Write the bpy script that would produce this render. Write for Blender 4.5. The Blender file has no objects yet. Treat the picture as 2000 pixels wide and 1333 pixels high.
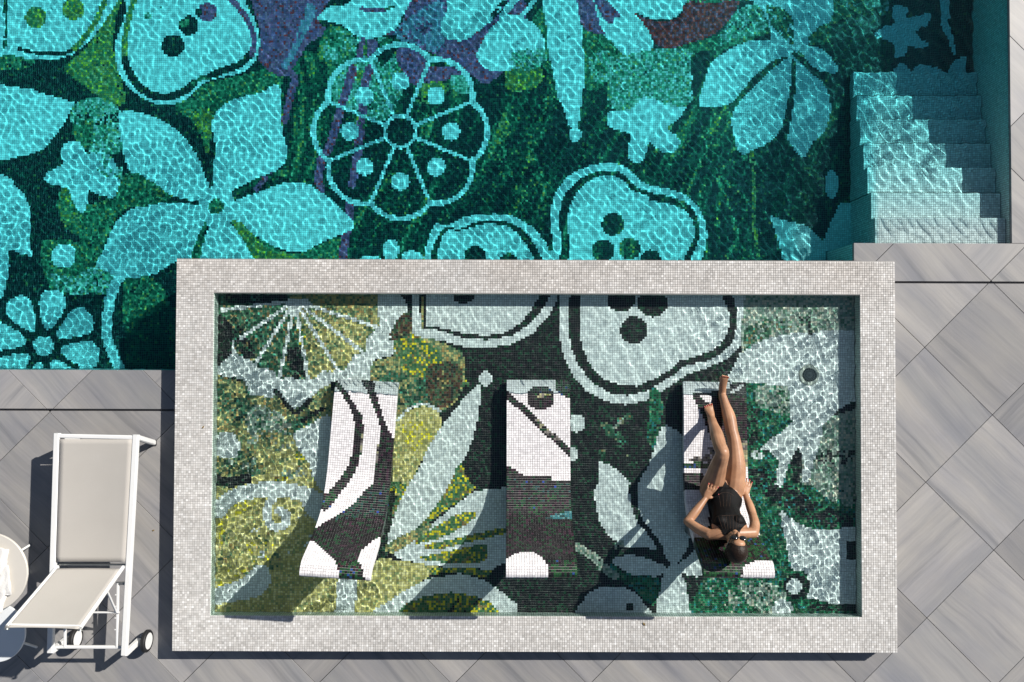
import bpy, bmesh, math, random
import numpy as np
from mathutils import Vector, Matrix

sc = bpy.context.scene
COL = sc.collection
rng = np.random.default_rng(7)
random.seed(7)
rad = math.radians

# ------------------------------------------------------------------ camera
F_PX, CAM_H = 1530.0, 7.2
CAM_ROT = (0.0209988619, -0.00176784077, 0.00312307965)
cam = bpy.data.cameras.new('camera')
cam.sensor_width = 36.0
cam.lens = F_PX / 2000.0 * 36.0
cam.clip_start = 0.05
cam.clip_end = 2000.0
cam_ob = bpy.data.objects.new('camera', cam)
COL.objects.link(cam_ob)
cam_ob.location = (0, 0, CAM_H)
cam_ob.rotation_euler = CAM_ROT
sc.camera = cam_ob

# ------------------------------------------------------------------ light
SUN_EL = rad(36.0)
SUN_H = Vector((0.824, 0.566)).normalized()
world = bpy.data.worlds.new('World')
sc.world = world
world.use_nodes = True
wnt = world.node_tree
sky = wnt.nodes.new('ShaderNodeTexSky')
sky.sky_type = 'NISHITA'
sky.sun_disc = False
sky.sun_elevation = SUN_EL
sky.sun_rotation = math.atan2(SUN_H.x, SUN_H.y)
bgn = wnt.nodes['Background']
wnt.links.new(sky.outputs[0], bgn.inputs[0])
bgn.inputs[1].default_value = 0.05
sun = bpy.data.lights.new('sun', 'SUN')
sun.energy = 5.0
sun.angle = rad(0.5)
sun.color = (1.0, 0.955, 0.89)
sun.cycles.is_caustics_light = True
sun_ob = bpy.data.objects.new('sun', sun)
COL.objects.link(sun_ob)
sdir = Vector((SUN_H.x * math.cos(SUN_EL), SUN_H.y * math.cos(SUN_EL), math.sin(SUN_EL)))
sun_ob.rotation_euler = sdir.to_track_quat('Z', 'Y').to_euler()
sun_ob.location = (6, 5, 8)
sc.view_settings.view_transform = 'Standard'
sc.view_settings.look = 'None'
sc.view_settings.exposure = 0.47
sc.view_settings.gamma = 1.0
sc.view_settings.use_curve_mapping = False
sc.render.engine = 'CYCLES'
sc.cycles.max_bounces = 8
sc.cycles.diffuse_bounces = 3
sc.cycles.transmission_bounces = 6
sc.cycles.use_denoising = True
sc.cycles.sample_clamp_indirect = 6.0

# ------------------------------------------------------------------ levels (metres, deck top = 0)
Z_RIM = 0.185
Z_BWATER = 0.163
Z_BFLOOR = 0.028
Z_WATER = -0.03
Z_POOL = -0.84
N_WATER = 1.333
PITCH = 0.021


def rotm(a, b, g):
    ca, sa, cb, sb, cg, sg = np.cos(a), np.sin(a), np.cos(b), np.sin(b), np.cos(g), np.sin(g)
    rx = np.array([[1, 0, 0], [0, ca, -sa], [0, sa, ca]])
    ry = np.array([[cb, 0, sb], [0, 1, 0], [-sb, 0, cb]])
    rz = np.array([[cg, -sg, 0], [sg, cg, 0], [0, 0, 1]])
    return rz @ ry @ rx


RM = rotm(*CAM_ROT)


def survey(P):
    """where a surveyed point of the site appears on the 2000 px drone survey"""
    q = (np.asarray(P, float) - np.array([0, 0, CAM_H])) @ RM
    return np.stack([1000 + F_PX * q[:, 0] / -q[:, 2], 666.5 - F_PX * q[:, 1] / -q[:, 2]], -1)


def to_plane(px, z, zw=None):
    """survey points -> XY on the level z; through a water level zw if given"""
    px = np.asarray(px, float).reshape(-1, 2)
    d = np.stack([(px[:, 0] - 1000) / F_PX, -(px[:, 1] - 666.5) / F_PX, -np.ones(len(px))], -1) @ RM.T
    d /= np.linalg.norm(d, axis=1, keepdims=True)
    z0 = z if zw is None else zw
    P = np.array([0, 0, CAM_H]) + d * ((z0 - CAM_H) / d[:, 2:3])
    if zw is not None:
        h = d[:, :2] / N_WATER
        s2 = (h ** 2).sum(1, keepdims=True)
        P = P[:, :2] + h * ((zw - z) / np.sqrt(1 - s2))
        return P
    return P[:, :2]


def survey_under(XY, z, zw):
    X = np.c_[XY, np.full(len(XY), zw + (z - zw) / 1.36)]
    p = survey(X)
    k = F_PX / (CAM_H - zw + (zw - z) / 1.36)
    for _ in range(5):
        e = XY - to_plane(p, z, zw)
        p = p + e * np.array([k, -k])
    return p


def U(x, y, z):
    a = to_plane([[x, y]], z)[0]
    return Vector((a[0], a[1], z))


# ------------------------------------------------------------------ helpers
def link(o, parent=None):
    COL.objects.link(o)
    if parent is not None:
        o.parent = parent
    return o


def tag(o, label=None, cat=None, group=None, kind=None):
    if label: o['label'] = label
    if cat: o['category'] = cat
    if group: o['group'] = group
    if kind: o['kind'] = kind
    return o


def mesh_np(name, V, Fq, mat=None, parent=None, smooth=False, fcol=None):
    """mesh from arrays; Fq (n,4) quads"""
    V = np.asarray(V, np.float32)
    Fq = np.asarray(Fq, np.int32)
    me = bpy.data.meshes.new(name)
    n, k = Fq.shape
    me.vertices.add(len(V))
    me.vertices.foreach_set('co', V.ravel())
    me.loops.add(n * k)
    me.loops.foreach_set('vertex_index', Fq.ravel())
    me.polygons.add(n)
    me.polygons.foreach_set('loop_start', np.arange(0, n * k, k, dtype=np.int32))
    me.update(calc_edges=True)
    if smooth:
        me.shade_smooth()
    else:
        me.shade_flat()
    if fcol is not None:
        at = me.attributes.new('tile_colour', 'FLOAT_COLOR', 'FACE')
        at.data.foreach_set('color', np.c_[fcol, np.ones(len(fcol))].astype(np.float32).ravel())
    me.validate()
    if mat: me.materials.append(mat)
    o = bpy.data.objects.new(name, me)
    link(o, parent)
    return o


class MB:
    def __init__(s):
        s.v = []
        s.f = []

    def add(s, v, f):
        b = len(s.v)
        s.v += [tuple(p) for p in v]
        s.f += [tuple(i + b for i in q) for q in f]
        return s

    def box(s, a, b):
        x0, y0, z0 = a
        x1, y1, z1 = b
        v = [(x0, y0, z0), (x1, y0, z0), (x1, y1, z0), (x0, y1, z0), (x0, y0, z1), (x1, y0, z1), (x1, y1, z1), (x0, y1, z1)]
        return s.add(v, [(3, 2, 1, 0), (4, 5, 6, 7), (0, 1, 5, 4), (1, 2, 6, 5), (2, 3, 7, 6), (3, 0, 4, 7)])

    def bar(s, p, q, w, h, up=(0, 0, 1)):
        p, q = Vector(p), Vector(q)
        d = (q - p).normalized()
        up = Vector(up)
        sx = d.cross(up)
        if sx.length < 1e-4: sx = d.cross(Vector((1, 0, 0)))
        sx.normalize()
        uz = sx.cross(d).normalized()
        v = []
        c = min(w, h) * .18
        prof = [(-w / 2 + c, -h / 2), (w / 2 - c, -h / 2), (w / 2, -h / 2 + c), (w / 2, h / 2 - c), (w / 2 - c, h / 2), (-w / 2 + c, h / 2), (-w / 2, h / 2 - c), (-w / 2, -h / 2 + c)]
        for e in (p, q):
            v += [e + sx * a + uz * b for a, b in prof]
        f = [(i, (i + 1) % 8, 8 + (i + 1) % 8, 8 + i) for i in range(8)]
        return s.add(v, f + [tuple(range(7, -1, -1)), tuple(range(8, 16))])

    def tube(s, pts, radii, n=12, cap=True):
        """tube along pts; radii: number or list of numbers / (a,b) with a along side axis"""
        pts = [Vector(p) for p in pts]
        if not hasattr(radii, '__len__'): radii = [radii] * len(pts)
        rings = []
        side = None
        for i, p in enumerate(pts):
            t = (pts[min(i + 1, len(pts) - 1)] - pts[max(i - 1, 0)]).normalized()
            if side is None:
                side = t.cross(Vector((0, 0, 1)))
                if side.length < 1e-3: side = Vector((1, 0, 0))
            side = (side - t * side.dot(t)).normalized()
            up = side.cross(t).normalized()
            r = radii[i]
            a, b = r if hasattr(r, '__len__') else (r, r)
            rings.append([p + side * (a * math.cos(k * 2 * math.pi / n)) + up * (b * math.sin(k * 2 * math.pi / n)) for k in range(n)])
        v = [p for r in rings for p in r]
        f = []
        for i in range(len(rings) - 1):
            for k in range(n):
                f.append((i * n + k, (i + 1) * n + k, (i + 1) * n + (k + 1) % n, i * n + (k + 1) % n))
        if cap:
            f.append(tuple(range(n)))
            f.append(tuple(range(len(v) - 1, len(v) - n - 1, -1)))
        return s.add(v, f)

    def disc(s, c, r, h, n=48, axis=(0, 0, 1), rim=0.0):
        c = Vector(c)
        ax = Vector(axis).normalized()
        sx = ax.orthogonal().normalized()
        sy = ax.cross(sx)
        v = []
        prof = [(r - rim, 0), (r, rim), (r, h - rim), (r - rim, h)] if rim else [(r, 0), (r, h)]
        for rr, hh in prof:
            v += [c + ax * hh + sx * (rr * math.cos(a)) + sy * (rr * math.sin(a)) for a in np.linspace(0, 2 * math.pi, n, endpoint=False)]
        f = []
        for i in range(len(prof) - 1):
            f += [(i * n + k, i * n + (k + 1) % n, (i + 1) * n + (k + 1) % n, (i + 1) * n + k) for k in range(n)]
        f.append(tuple(range(n - 1, -1, -1)))
        f.append(tuple(range(len(v) - n, len(v))))
        return s.add(v, f)

    def ellipsoid(s, c, ax, r, nu=16, nv=12):
        """ax: 3 orthonormal vectors, r: 3 radii"""
        c = Vector(c)
        v = []
        for j in range(1, nv):
            ph = math.pi * j / nv
            for k in range(nu):
                th = 2 * math.pi * k / nu
                v.append(c + Vector(ax[0]) * (r[0] * math.sin(ph) * math.cos(th)) + Vector(ax[1]) * (r[1] * math.sin(ph) * math.sin(th)) + Vector(ax[2]) * (r[2] * math.cos(ph)))
        v.append(c + Vector(ax[2]) * r[2])
        v.append(c - Vector(ax[2]) * r[2])
        a, b = len(v) - 2, len(v) - 1
        f = []
        for j in range(nv - 2):
            for k in range(nu):
                f.append((j * nu + k, (j + 1) * nu + k, (j + 1) * nu + (k + 1) % nu, j * nu + (k + 1) % nu))
        for k in range(nu):
            f.append((a, k, (k + 1) % nu))
            f.append((b, (nv - 2) * nu + (k + 1) % nu, (nv - 2) * nu + k))
        return s.add(v, f)

    def mesh(s, name):
        me = bpy.data.meshes.new(name)
        me.from_pydata([tuple(p) for p in s.v], [], s.f)
        me.update()
        return me

    def build(s, name, mat, parent=None, smooth=False):
        me = s.mesh(name)
        bm = bmesh.new()
        bm.from_mesh(me)
        bmesh.ops.recalc_face_normals(bm, faces=bm.faces)
        bm.to_mesh(me)
        bm.free()
        if mat: me.materials.append(mat)
        if smooth:
            me.shade_smooth()
            try:
                me.set_sharp_from_angle(angle=rad(40))
            except Exception:
                pass
        o = bpy.data.objects.new(name, me)
        return link(o, parent)


def empty(name, loc=(0, 0, 0)):
    o = bpy.data.objects.new(name, None)
    o.location = loc
    o.empty_display_size = .1
    return link(o)


def cut_parent(o, root):
    """parent keeping world position (root is only translated)"""
    o.parent = root
    o.matrix_parent_inverse = Matrix.Translation(root.location).inverted()
    return o


# ------------------------------------------------------------------ materials
def new_mat(name):
    m = bpy.data.materials.new(name)
    m.use_nodes = True
    return m, m.node_tree, m.node_tree.nodes['Principled BSDF']


def simple(name, col, rough=.5, spec=.5, bump=0.0, bscale=80, var=0.0, metal=0.0):
    m, nt, p = new_mat(name)
    p.inputs['Base Color'].default_value = (*col, 1)
    p.inputs['Roughness'].default_value = rough
    p.inputs['Specular IOR Level'].default_value = spec
    p.inputs['Metallic'].default_value = metal
    if bump or var:
        tc = nt.nodes.new('ShaderNodeTexCoord')
        no = nt.nodes.new('ShaderNodeTexNoise')
        no.inputs['Scale'].default_value = bscale
        no.inputs['Detail'].default_value = 5
        nt.links.new(tc.outputs['Object'], no.inputs['Vector'])
        if bump:
            b = nt.nodes.new('ShaderNodeBump')
            b.inputs['Strength'].default_value = bump
            b.inputs['Distance'].default_value = .004
            nt.links.new(no.outputs['Fac'], b.inputs['Height'])
            nt.links.new(b.outputs[0], p.inputs['Normal'])
        if var:
            mr = nt.nodes.new('ShaderNodeMapRange')
            mr.inputs['To Min'].default_value = 1 - var
            mr.inputs['To Max'].default_value = 1 + var
            nt.links.new(no.outputs['Fac'], mr.inputs['Value'])
            mx = nt.nodes.new('ShaderNodeVectorMath')
            mx.operation = 'SCALE'
            mx.inputs[0].default_value = col
            nt.links.new(mr.outputs[0], mx.inputs['Scale'])
            nt.links.new(mx.outputs[0], p.inputs['Base Color'])
    return m


def tile_material(name, rough=.28):
    m, nt, p = new_mat(name)
    at = nt.nodes.new('ShaderNodeAttribute')
    at.attribute_name = 'tile_colour'
    nt.links.new(at.outputs['Color'], p.inputs['Base Color'])
    p.inputs['Roughness'].default_value = rough
    p.inputs['Specular IOR Level'].default_value = .4
    return m


M_TILE = tile_material('glass_mosaic', .3)
M_RIMTILE = tile_material('stone_mosaic', .5)
M_GROUT = simple('grout_grey', (.23, .23, .22), .9, .2, var=.25, bscale=9)
M_GROUT_L = simple('grout_light', (.33, .32, .31), .9, .2, var=.2, bscale=14)
M_GROUT_P = simple('grout_pool', (.28, .28, .27), .9, .2, var=.2, bscale=9)
M_WHITE = simple('white_powder_coat', (.68, .68, .67), .35, .5, var=.03, bscale=15)
M_BLACK = simple('black_rubber', (.012, .012, .013), .6, .4, bump=.2)
M_DARK = simple('channel_black', (.006, .006, .007), .8, .2, var=.3)
M_STEEL = simple('brushed_steel', (.45, .46, .44), .35, .5, metal=.9, var=.15, bscale=120)

# ------------------------------------------------------------------ site survey (world positions)
X0, X1, Y0, Y1 = -2.99787, 3.44237, -2.61502, .87946       # raised basin, outer
I0, I1, J0, J1 = -2.66344, 3.13673, -2.30518, .56765       # raised basin, inner
YPS = to_plane([[170, 723]], 0)[0, 1]                      # pool edge, left
YSL = to_plane([[170, 801]], 0)[0, 1]                      # drain slot, left
YPE = to_plane([[1800, 475.5]], 0)[0, 1]                   # pool edge by the steps
YSR = to_plane([[1870, 552]], 0)[0, 1]                     # drain slot, right
XWALL = to_plane([[1974, 240]], 0)[0, 0]
XNOTCH = to_plane([[1668, 490]], 0)[0, 0]

# ------------------------------------------------------------------ mosaic pattern machinery
def vnoise(XY, s, seed=0):
    r = np.random.default_rng(seed).random((64, 64))
    q = XY / s
    i = np.floor(q).astype(int)
    f = q - i
    f = f * f * (3 - 2 * f)
    a = r[i[:, 0] % 64, i[:, 1] % 64]
    b = r[(i[:, 0] + 1) % 64, i[:, 1] % 64]
    c = r[i[:, 0] % 64, (i[:, 1] + 1) % 64]
    d = r[(i[:, 0] + 1) % 64, (i[:, 1] + 1) % 64]
    return (a * (1 - f[:, 0]) + b * f[:, 0]) * (1 - f[:, 1]) + (c * (1 - f[:, 0]) + d * f[:, 0]) * f[:, 1]


def smooth_poly(pts, n=6):
    P = np.asarray(pts, float)
    p0, p1, p2, p3 = np.roll(P, 1, 0), P, np.roll(P, -1, 0), np.roll(P, -2, 0)
    out = []
    for t in np.linspace(0, 1, n, endpoint=False):
        out.append(.5 * (2 * p1 + (p2 - p0) * t + (2 * p0 - 5 * p1 + 4 * p2 - p3) * t ** 2 + (3 * p1 - p0 - 3 * p2 + p3) * t ** 3))
    return np.stack(out, 1).reshape(-1, 2)


def in_poly(P, poly):
    x, y = P[:, 0], P[:, 1]
    m = np.zeros(len(P), bool)
    idx = np.where((x >= poly[:, 0].min()) & (x <= poly[:, 0].max()) & (y >= poly[:, 1].min()) & (y <= poly[:, 1].max()))[0]
    if len(idx) == 0: return m
    xs, ys = x[idx], y[idx]
    ins = np.zeros(len(idx), bool)
    a = poly
    b = np.roll(poly, -1, 0)
    for (x1, y1), (x2, y2) in zip(a, b):
        if y1 == y2: continue
        c = ((y1 > ys) != (y2 > ys)) & (xs < (x2 - x1) * (ys - y1) / (y2 - y1) + x1)
        ins ^= c
    m[idx] = ins
    return m


class Mosaic:
    def __init__(s, px, base):
        s.P = px
        s.c = np.full(len(px), base, dtype='<U3')
        s.n1 = vnoise(px, 26, 1)
        s.n2 = vnoise(px, 9, 2)
        s.r = rng.random(len(px))

    def _put(s, m, cls, p):
        if p < 1:
            m = m & ((.35 * s.n1 + .35 * s.n2 + .3 * s.r) < (.5 + (p - .5) * .75))
        s.c[m] = cls

    def poly(s, cls, pts, p=1, sm=True):
        s._put(in_poly(s.P, smooth_poly(pts) if sm else np.asarray(pts, float)), cls, p)

    def circ(s, cls, x, y, r, ry=None, p=1):
        ry = ry or r
        s._put(((s.P[:, 0] - x) / r) ** 2 + ((s.P[:, 1] - y) / ry) ** 2 < 1, cls, p)

    def line(s, cls, pts, w, p=1, w2=None):
        pts = np.asarray(pts, float)
        if len(pts) > 2:
            P = np.vstack([2 * pts[0] - pts[1], pts, 2 * pts[-1] - pts[-2]])
            o = []
            for i in range(1, len(P) - 2):
                for t in np.linspace(0, 1, 6, endpoint=False):
                    a, b, c, d = P[i - 1], P[i], P[i + 1], P[i + 2]
                    o.append(.5 * (2 * b + (c - a) * t + (2 * a - 5 * b + 4 * c - d) * t ** 2 + (3 * b - a - 3 * c + d) * t ** 3))
            pts = np.array(o + [pts[-1]])
        w2 = w if w2 is None else w2
        m = np.zeros(len(s.P), bool)
        N = len(pts) - 1
        for k in range(N):
            a, b = pts[k], pts[k + 1]
            wa = (w + (w2 - w) * k / N) / 2
            bb = np.where((s.P[:, 0] > min(a[0], b[0]) - wa) & (s.P[:, 0] < max(a[0], b[0]) + wa) & (s.P[:, 1] > min(a[1], b[1]) - wa) & (s.P[:, 1] < max(a[1], b[1]) + wa))[0]
            if len(bb) == 0: continue
            q = s.P[bb]
            d = b - a
            t = np.clip(((q - a) @ d) / max(d @ d, 1e-9), 0, 1)
            m[bb] |= np.linalg.norm(q - (a + t[:, None] * d), axis=1) < wa
        s._put(m, cls, p)


def palette(c, pal):
    out = np.zeros((len(c), 3))
    for k, choices in pal.items():
        m = np.where(c == k)[0]
        if len(m) == 0: continue
        w = np.array([x[0] for x in choices], float)
        cols = np.array([x[1] for x in choices])
        out[m] = cols[rng.choice(len(w), len(m), p=w / w.sum())]
    return out * rng.uniform(.86, 1.12, (len(c), 1))


PAL_POOL = {
    'W': [(5, (.80, .82, .82)), (3, (.74, .77, .77)), (1, (.84, .85, .85))],
    'D': [(6, (.008, .014, .014)), (4, (.008, .032, .026)), (2, (.012, .060, .035)), (.25, (.09, .13, .04))],
    'DG': [(3, (.008, .022, .018)), (4, (.012, .060, .034)), (3, (.02, .10, .05)), (.4, (.14, .19, .05))],
    'G': [(4, (.04, .15, .07)), (3, (.08, .23, .11)), (3, (.02, .08, .04)), (1, (.34, .32, .09)), (1.4, (.16, .30, .16)), (.5, (.46, .26, .05))],
    'L': [(3, (.36, .28, .05)), (3, (.18, .22, .07)), (1, (.72, .48, .03)), (3, (.07, .17, .07)), (1, (.42, .36, .16))],
    'P': [(4, (.44, .085, .19)), (3, (.34, .095, .23)), (2, (.54, .14, .25)), (.7, (.66, .03, .04)), (1, (.20, .05, .10))],
    'PB': [(3, (0.368, 0.230, 0.368)), (3, (0.276, 0.253, 0.345)), (2, (0.460, 0.322, 0.414))],
    'M': [(5, (.60, .014, .014)), (3, (.50, .07, .13)), (3, (.30, .012, .018)), (1, (.75, .04, .02))],
    'PG': [(3, (.34, .46, .34)), (3, (.10, .28, .17)), (2, (.56, .62, .56)), (1, (.04, .14, .08)), (.6, (.36, .36, .12))],
}
PAL_BASIN = {
    'W': [(5, (.78, .80, .80)), (3, (.72, .75, .75)), (1, (.83, .84, .84))],
    'D': [(7, (.010, .011, .011)), (3, (.012, .020, .015)), (2.2, (.012, .055, .026)), (.5, (.03, .02, .025))],
    'G': [(4, (.03, .12, .06)), (3, (.07, .18, .10)), (2, (.015, .05, .03)), (1.5, (.20, .22, .12)), (1, (.28, .20, .08)), (.7, (.06, .30, .20))],
    'E': [(4, (.012, .125, .050)), (3, (.018, .19, .09)), (3, (.007, .05, .024)), (1.3, (.02, .20, .19)), (.7, (.14, .24, .13))],
    'O': [(4, (0.609, 0.522, 0.189)), (3, (0.754, 0.667, 0.319)), (3, (0.420, 0.377, 0.131)), (1, (0.290, 0.348, 0.145))],
    'OG': [(3, (0.486, 0.419, 0.162)), (3, (0.297, 0.311, 0.135)), (2, (0.135, 0.216, 0.108)), (1, (0.459, 0.297, 0.108)), (1, (0.068, 0.135, 0.068))],
    'Y': [(3, (.70, .58, .02)), (4, (.05, .15, .06)), (3, (.10, .21, .09)), (1.5, (.26, .26, .08)), (.7, (.24, .15, .05))],
    'YO': [(3, (0.775, 0.650, 0.037)), (4, (0.550, 0.475, 0.150)), (3, (0.400, 0.375, 0.125))],
    'R': [(3, (.10, .05, .03)), (3, (.05, .10, .05)), (2, (.02, .03, .02)), (2, (.14, .13, .06))],
    'S': [(3, (0.425, 0.475, 0.400)), (3, (0.275, 0.350, 0.300)), (2, (0.175, 0.300, 0.225)), (2, (0.500, 0.475, 0.375)), (1, (0.100, 0.200, 0.125))],
}
PAL_LOUNGE = {
    'W': [(5, (.75, .73, .74)), (2, (.69, .67, .68)), (1, (.79, .775, .775))],
    'D': [(6, (.010, .009, .010)), (3, (.022, .020, .021)), (2, (.012, .045, .02)), (1.2, (.04, .018, .03))],
    'B': [(7, (.012, .012, .014)), (4, (.012, .05, .03)), (.16, (.02, .05, .24)), (1.0, (.02, .06, .06))],
    'T': [(3, (.03, .14, .16)), (2, (.09, .24, .25)), (2, (.015, .05, .05))],
    'K': [(3, (.20, .19, .17)), (3, (.11, .10, .09)), (2, (.26, .26, .16)), (2, (.03, .03, .03))],
    'V': [(3, (.36, .36, .20)), (3, (.26, .24, .14)), (2, (.17, .15, .13)), (.8, (.20, .24, .05))],
    'H': [(4, (.012, .05, .02)), (3, (.012, .012, .012)), (3, (.018, .075, .025)), (1, (.045, .018, .022)), (.7, (.02, .06, .18))],
}
PAL_STONE = {'W': [(4, (0.568, 0.553, 0.530)), (3, (0.520, 0.502, 0.477)), (2, (0.615, 0.601, 0.578)), (1, (0.691, 0.681, 0.662)), (1, (0.473, 0.459, 0.436))]}
PAL_WALL = {'W': [(4, (0.794, 0.819, 0.794)), (3, (0.691, 0.717, 0.704)), (2, (0.860, 0.860, 0.860))]}


def tile_mesh(name, C, Ux, Vx, Nx, cols, mat, parent, half=.0089, th=.004, tilt=.006, sides=True):
    """joined mosaic: one small raised tile per centre"""
    n = len(C)
    C = np.asarray(C, float)
    b = lambda a: np.broadcast_to(np.asarray(a, float), (n, 3))
    Ux, Vx, Nx = b(Ux), b(Vx), b(Nx)
    tx = rng.normal(0, tilt, (n, 1))
    ty = rng.normal(0, tilt, (n, 1))
    hz = rng.normal(0, .0002, (n, 1))
    h = half * rng.uniform(.97, 1.03, (n, 1))
    top, bot = [], []
    for a, c in ((-1, -1), (1, -1), (1, 1), (-1, 1)):
        base = C + Ux * h * a + Vx * h * c
        top.append(base + Nx * (hz + h * a * tx + h * c * ty))
        bot.append(base + Ux * h * a * .04 + Vx * h * c * .04 - Nx * th)
    V = np.stack(top + bot if sides else top, 1)
    m = V.shape[1]
    base = (np.arange(n) * m)[:, None]
    q = [(0, 1, 2, 3)]
    if sides: q += [(4, 5, 1, 0), (5, 6, 2, 1), (6, 7, 3, 2), (7, 4, 0, 3)]
    Fq = np.stack([base + np.array(k) for k in q], 1).reshape(-1, 4)
    fc = np.repeat(cols, len(q), 0)
    o = mesh_np(name, V.reshape(-1, 3), Fq, mat, parent, fcol=fc)
    o['kind'] = 'stuff'
    o.cycles.is_caustics_receiver = True
    return o


def grid_xy(x0, x1, y0, y1, p=PITCH):
    gx = np.arange(x0 + p / 2, x1, p)
    gy = np.arange(y0 + p / 2, y1, p)
    a, b = np.meshgrid(gx, gy)
    return np.stack([a.ravel(), b.ravel()], -1)

# ================================================================== SETTING
XPL, YPN = -9.0, 7.0
M_GROUND = simple('ground_concrete', (.30, .29, .28), .85, .3, bump=.2, bscale=3, var=.2)
g = MB()
def sheet(mb, x0, x1, y0, y1, z):
    mb.add([(x0, y0, z), (x1, y0, z), (x1, y1, z), (x0, y1, z)], [(0, 1, 2, 3)])
ZG = -.045
sheet(g, -400, 400, -400, YPS - .002, ZG)
sheet(g, XNOTCH + .002, 400, YPS - .002, YPE - .002, ZG)
sheet(g, XWALL + .002, 400, YPE - .002, 400, ZG)
sheet(g, -400, XPL, YPS - .002, 400, ZG)
sheet(g, XPL, XWALL + .002, YPN, 400, ZG)
ground = tag(g.build('ground', M_GROUND), kind='structure')

# ---- marble paving --------------------------------------------------
def marble():
    m, nt, p = new_mat('grey_marble')
    N, L = nt.nodes.new, nt.links.new
    tc = N('ShaderNodeTexCoord')
    oi = N('ShaderNodeObjectInfo')
    off = N('ShaderNodeVectorMath'); off.operation = 'SCALE'; off.inputs[0].default_value = (37.0, 53.0, 11.0)
    L(oi.outputs['Random'], off.inputs['Scale'])
    add = N('ShaderNodeVectorMath'); add.operation = 'ADD'
    L(tc.outputs['Object'], add.inputs[0]); L(off.outputs[0], add.inputs[1])
    # gentle warp
    wn = N('ShaderNodeTexNoise'); wn.inputs['Scale'].default_value = 1.6; wn.inputs['Detail'].default_value = 3
    L(add.outputs[0], wn.inputs['Vector'])
    wsub = N('ShaderNodeVectorMath'); wsub.operation = 'SCALE'; wsub.inputs['Scale'].default_value = .07
    L(wn.outputs['Color'], wsub.inputs[0])
    wadd = N('ShaderNodeVectorMath'); wadd.operation = 'ADD'
    L(add.outputs[0], wadd.inputs[0]); L(wsub.outputs[0], wadd.inputs[1])
    def streak(sx, sy, det, rough):
        mp = N('ShaderNodeMapping'); mp.inputs['Scale'].default_value = (sx, sy, 1)
        L(wadd.outputs[0], mp.inputs['Vector'])
        n = N('ShaderNodeTexNoise'); n.inputs['Scale'].default_value = 1; n.inputs['Detail'].default_value = det; n.inputs['Roughness'].default_value = rough
        L(mp.outputs[0], n.inputs['Vector'])
        return n
    broad = streak(.35, 4.0, 3, .5)
    mid = streak(.45, 11, 4, .6)
    fine = streak(2.5, 60, 3, .6)
    cloud = streak(1.6, 2.2, 4, .55)
    def ramp(n, stops):
        r = N('ShaderNodeValToRGB')
        e = r.color_ramp.elements
        e[0].position, e[0].color = stops[0][0], (*stops[0][1], 1)
        e[1].position, e[1].color = stops[-1][0], (*stops[-1][1], 1)
        for pos, c in stops[1:-1]:
            x = e.new(pos); x.color = (*c, 1)
        L(n.outputs['Fac'], r.inputs['Fac'])
        return r
    rb = ramp(broad, [(.30, (.275, .278, .287)), (.43, (.316, .313, .313)), (.52, (.338, .331, .327)), (.68, (.378, .370, .364))])
    rm = ramp(mid, [(.32, (.73, .745, .775)), (.42, (.925, .93, .945)), (.55, (1, 1, 1)), (.72, (1.07, 1.06, 1.04))])
    rf = ramp(fine, [(.3, (.93, .93, .93)), (.7, (1.05, 1.05, 1.05))])
    rc = ramp(cloud, [(.3, (.88, .88, .92)), (.6, (1.04, 1.02, .99))])
    cur = rb
    for r in (rm, rf, rc):
        mx = N('ShaderNodeMix'); mx.data_type = 'RGBA'; mx.blend_type = 'MULTIPLY'; mx.inputs['Factor'].default_value = 1
        L(cur.outputs[0] if cur is rb else cur.outputs['Result'], mx.inputs['A']); L(r.outputs[0], mx.inputs['B'])
        cur = mx
    # each slab a little lighter or darker
    mr = N('ShaderNodeMapRange'); mr.inputs['To Min'].default_value = .73; mr.inputs['To Max'].default_value = .92
    L(oi.outputs['Random'], mr.inputs['Value'])
    sc_ = N('ShaderNodeVectorMath'); sc_.operation = 'SCALE'
    L(cur.outputs['Result'], sc_.inputs[0]); L(mr.outputs[0], sc_.inputs['Scale'])
    L(sc_.outputs[0], p.inputs['Base Color'])
    p.inputs['Roughness'].default_value = .42
    p.inputs['Specular IOR Level'].default_value = .35
    return m
M_MARBLE = marble()

# bedding under the slabs
bed = MB()
BX0, BX1, BY0, BY1 = -7.4, 7.6, -5.4, 5.6
ZB = -.031
SLOT = .010
sheet(bed, BX0, X0 + .2, BY0, YSL - SLOT, ZB)
sheet(bed, X0 + .2, BX1, BY0, Y0 + .2, ZB)
sheet(bed, X1 - .2, BX1, Y0 + .2, YSR - SLOT, ZB)
sheet(bed, BX0, X0 + .2, YSL + SLOT, YPS - .002, ZB)
sheet(bed, XNOTCH + .002, BX1, YSR + SLOT, YPE - .002, ZB)
sheet(bed, XWALL + .002, BX1, YPE - .002, BY1, ZB)
M_BED = simple('joint_mortar', (.17, .155, .145), .9, .2, var=.3, bscale=12)
pavement = tag(bed.build('pavement', M_BED), kind='structure')

LA = to_plane([[1806, 679], [97, 797], [1937, 551], [1940, 1071], [625, 1322]], 0)
hd = (LA[0, 0] - LA[1, 0]) / 13.0                    # half diagonal of a slab
lat0 = LA[0]

def clip(poly, a, b, c):
    """keep a*x+b*y<=c"""
    out = []
    for i in range(len(poly)):
        p, q = poly[i], poly[(i + 1) % len(poly)]
        dp, dq = a * p[0] + b * p[1] - c, a * q[0] + b * q[1] - c
        if dp <= 0: out.append(p)
        if (dp < 0) != (dq < 0) and dp != dq:
            t = dp / (dp - dq)
            out.append((p[0] + (q[0] - p[0]) * t, p[1] + (q[1] - p[1]) * t))
    return out

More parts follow.
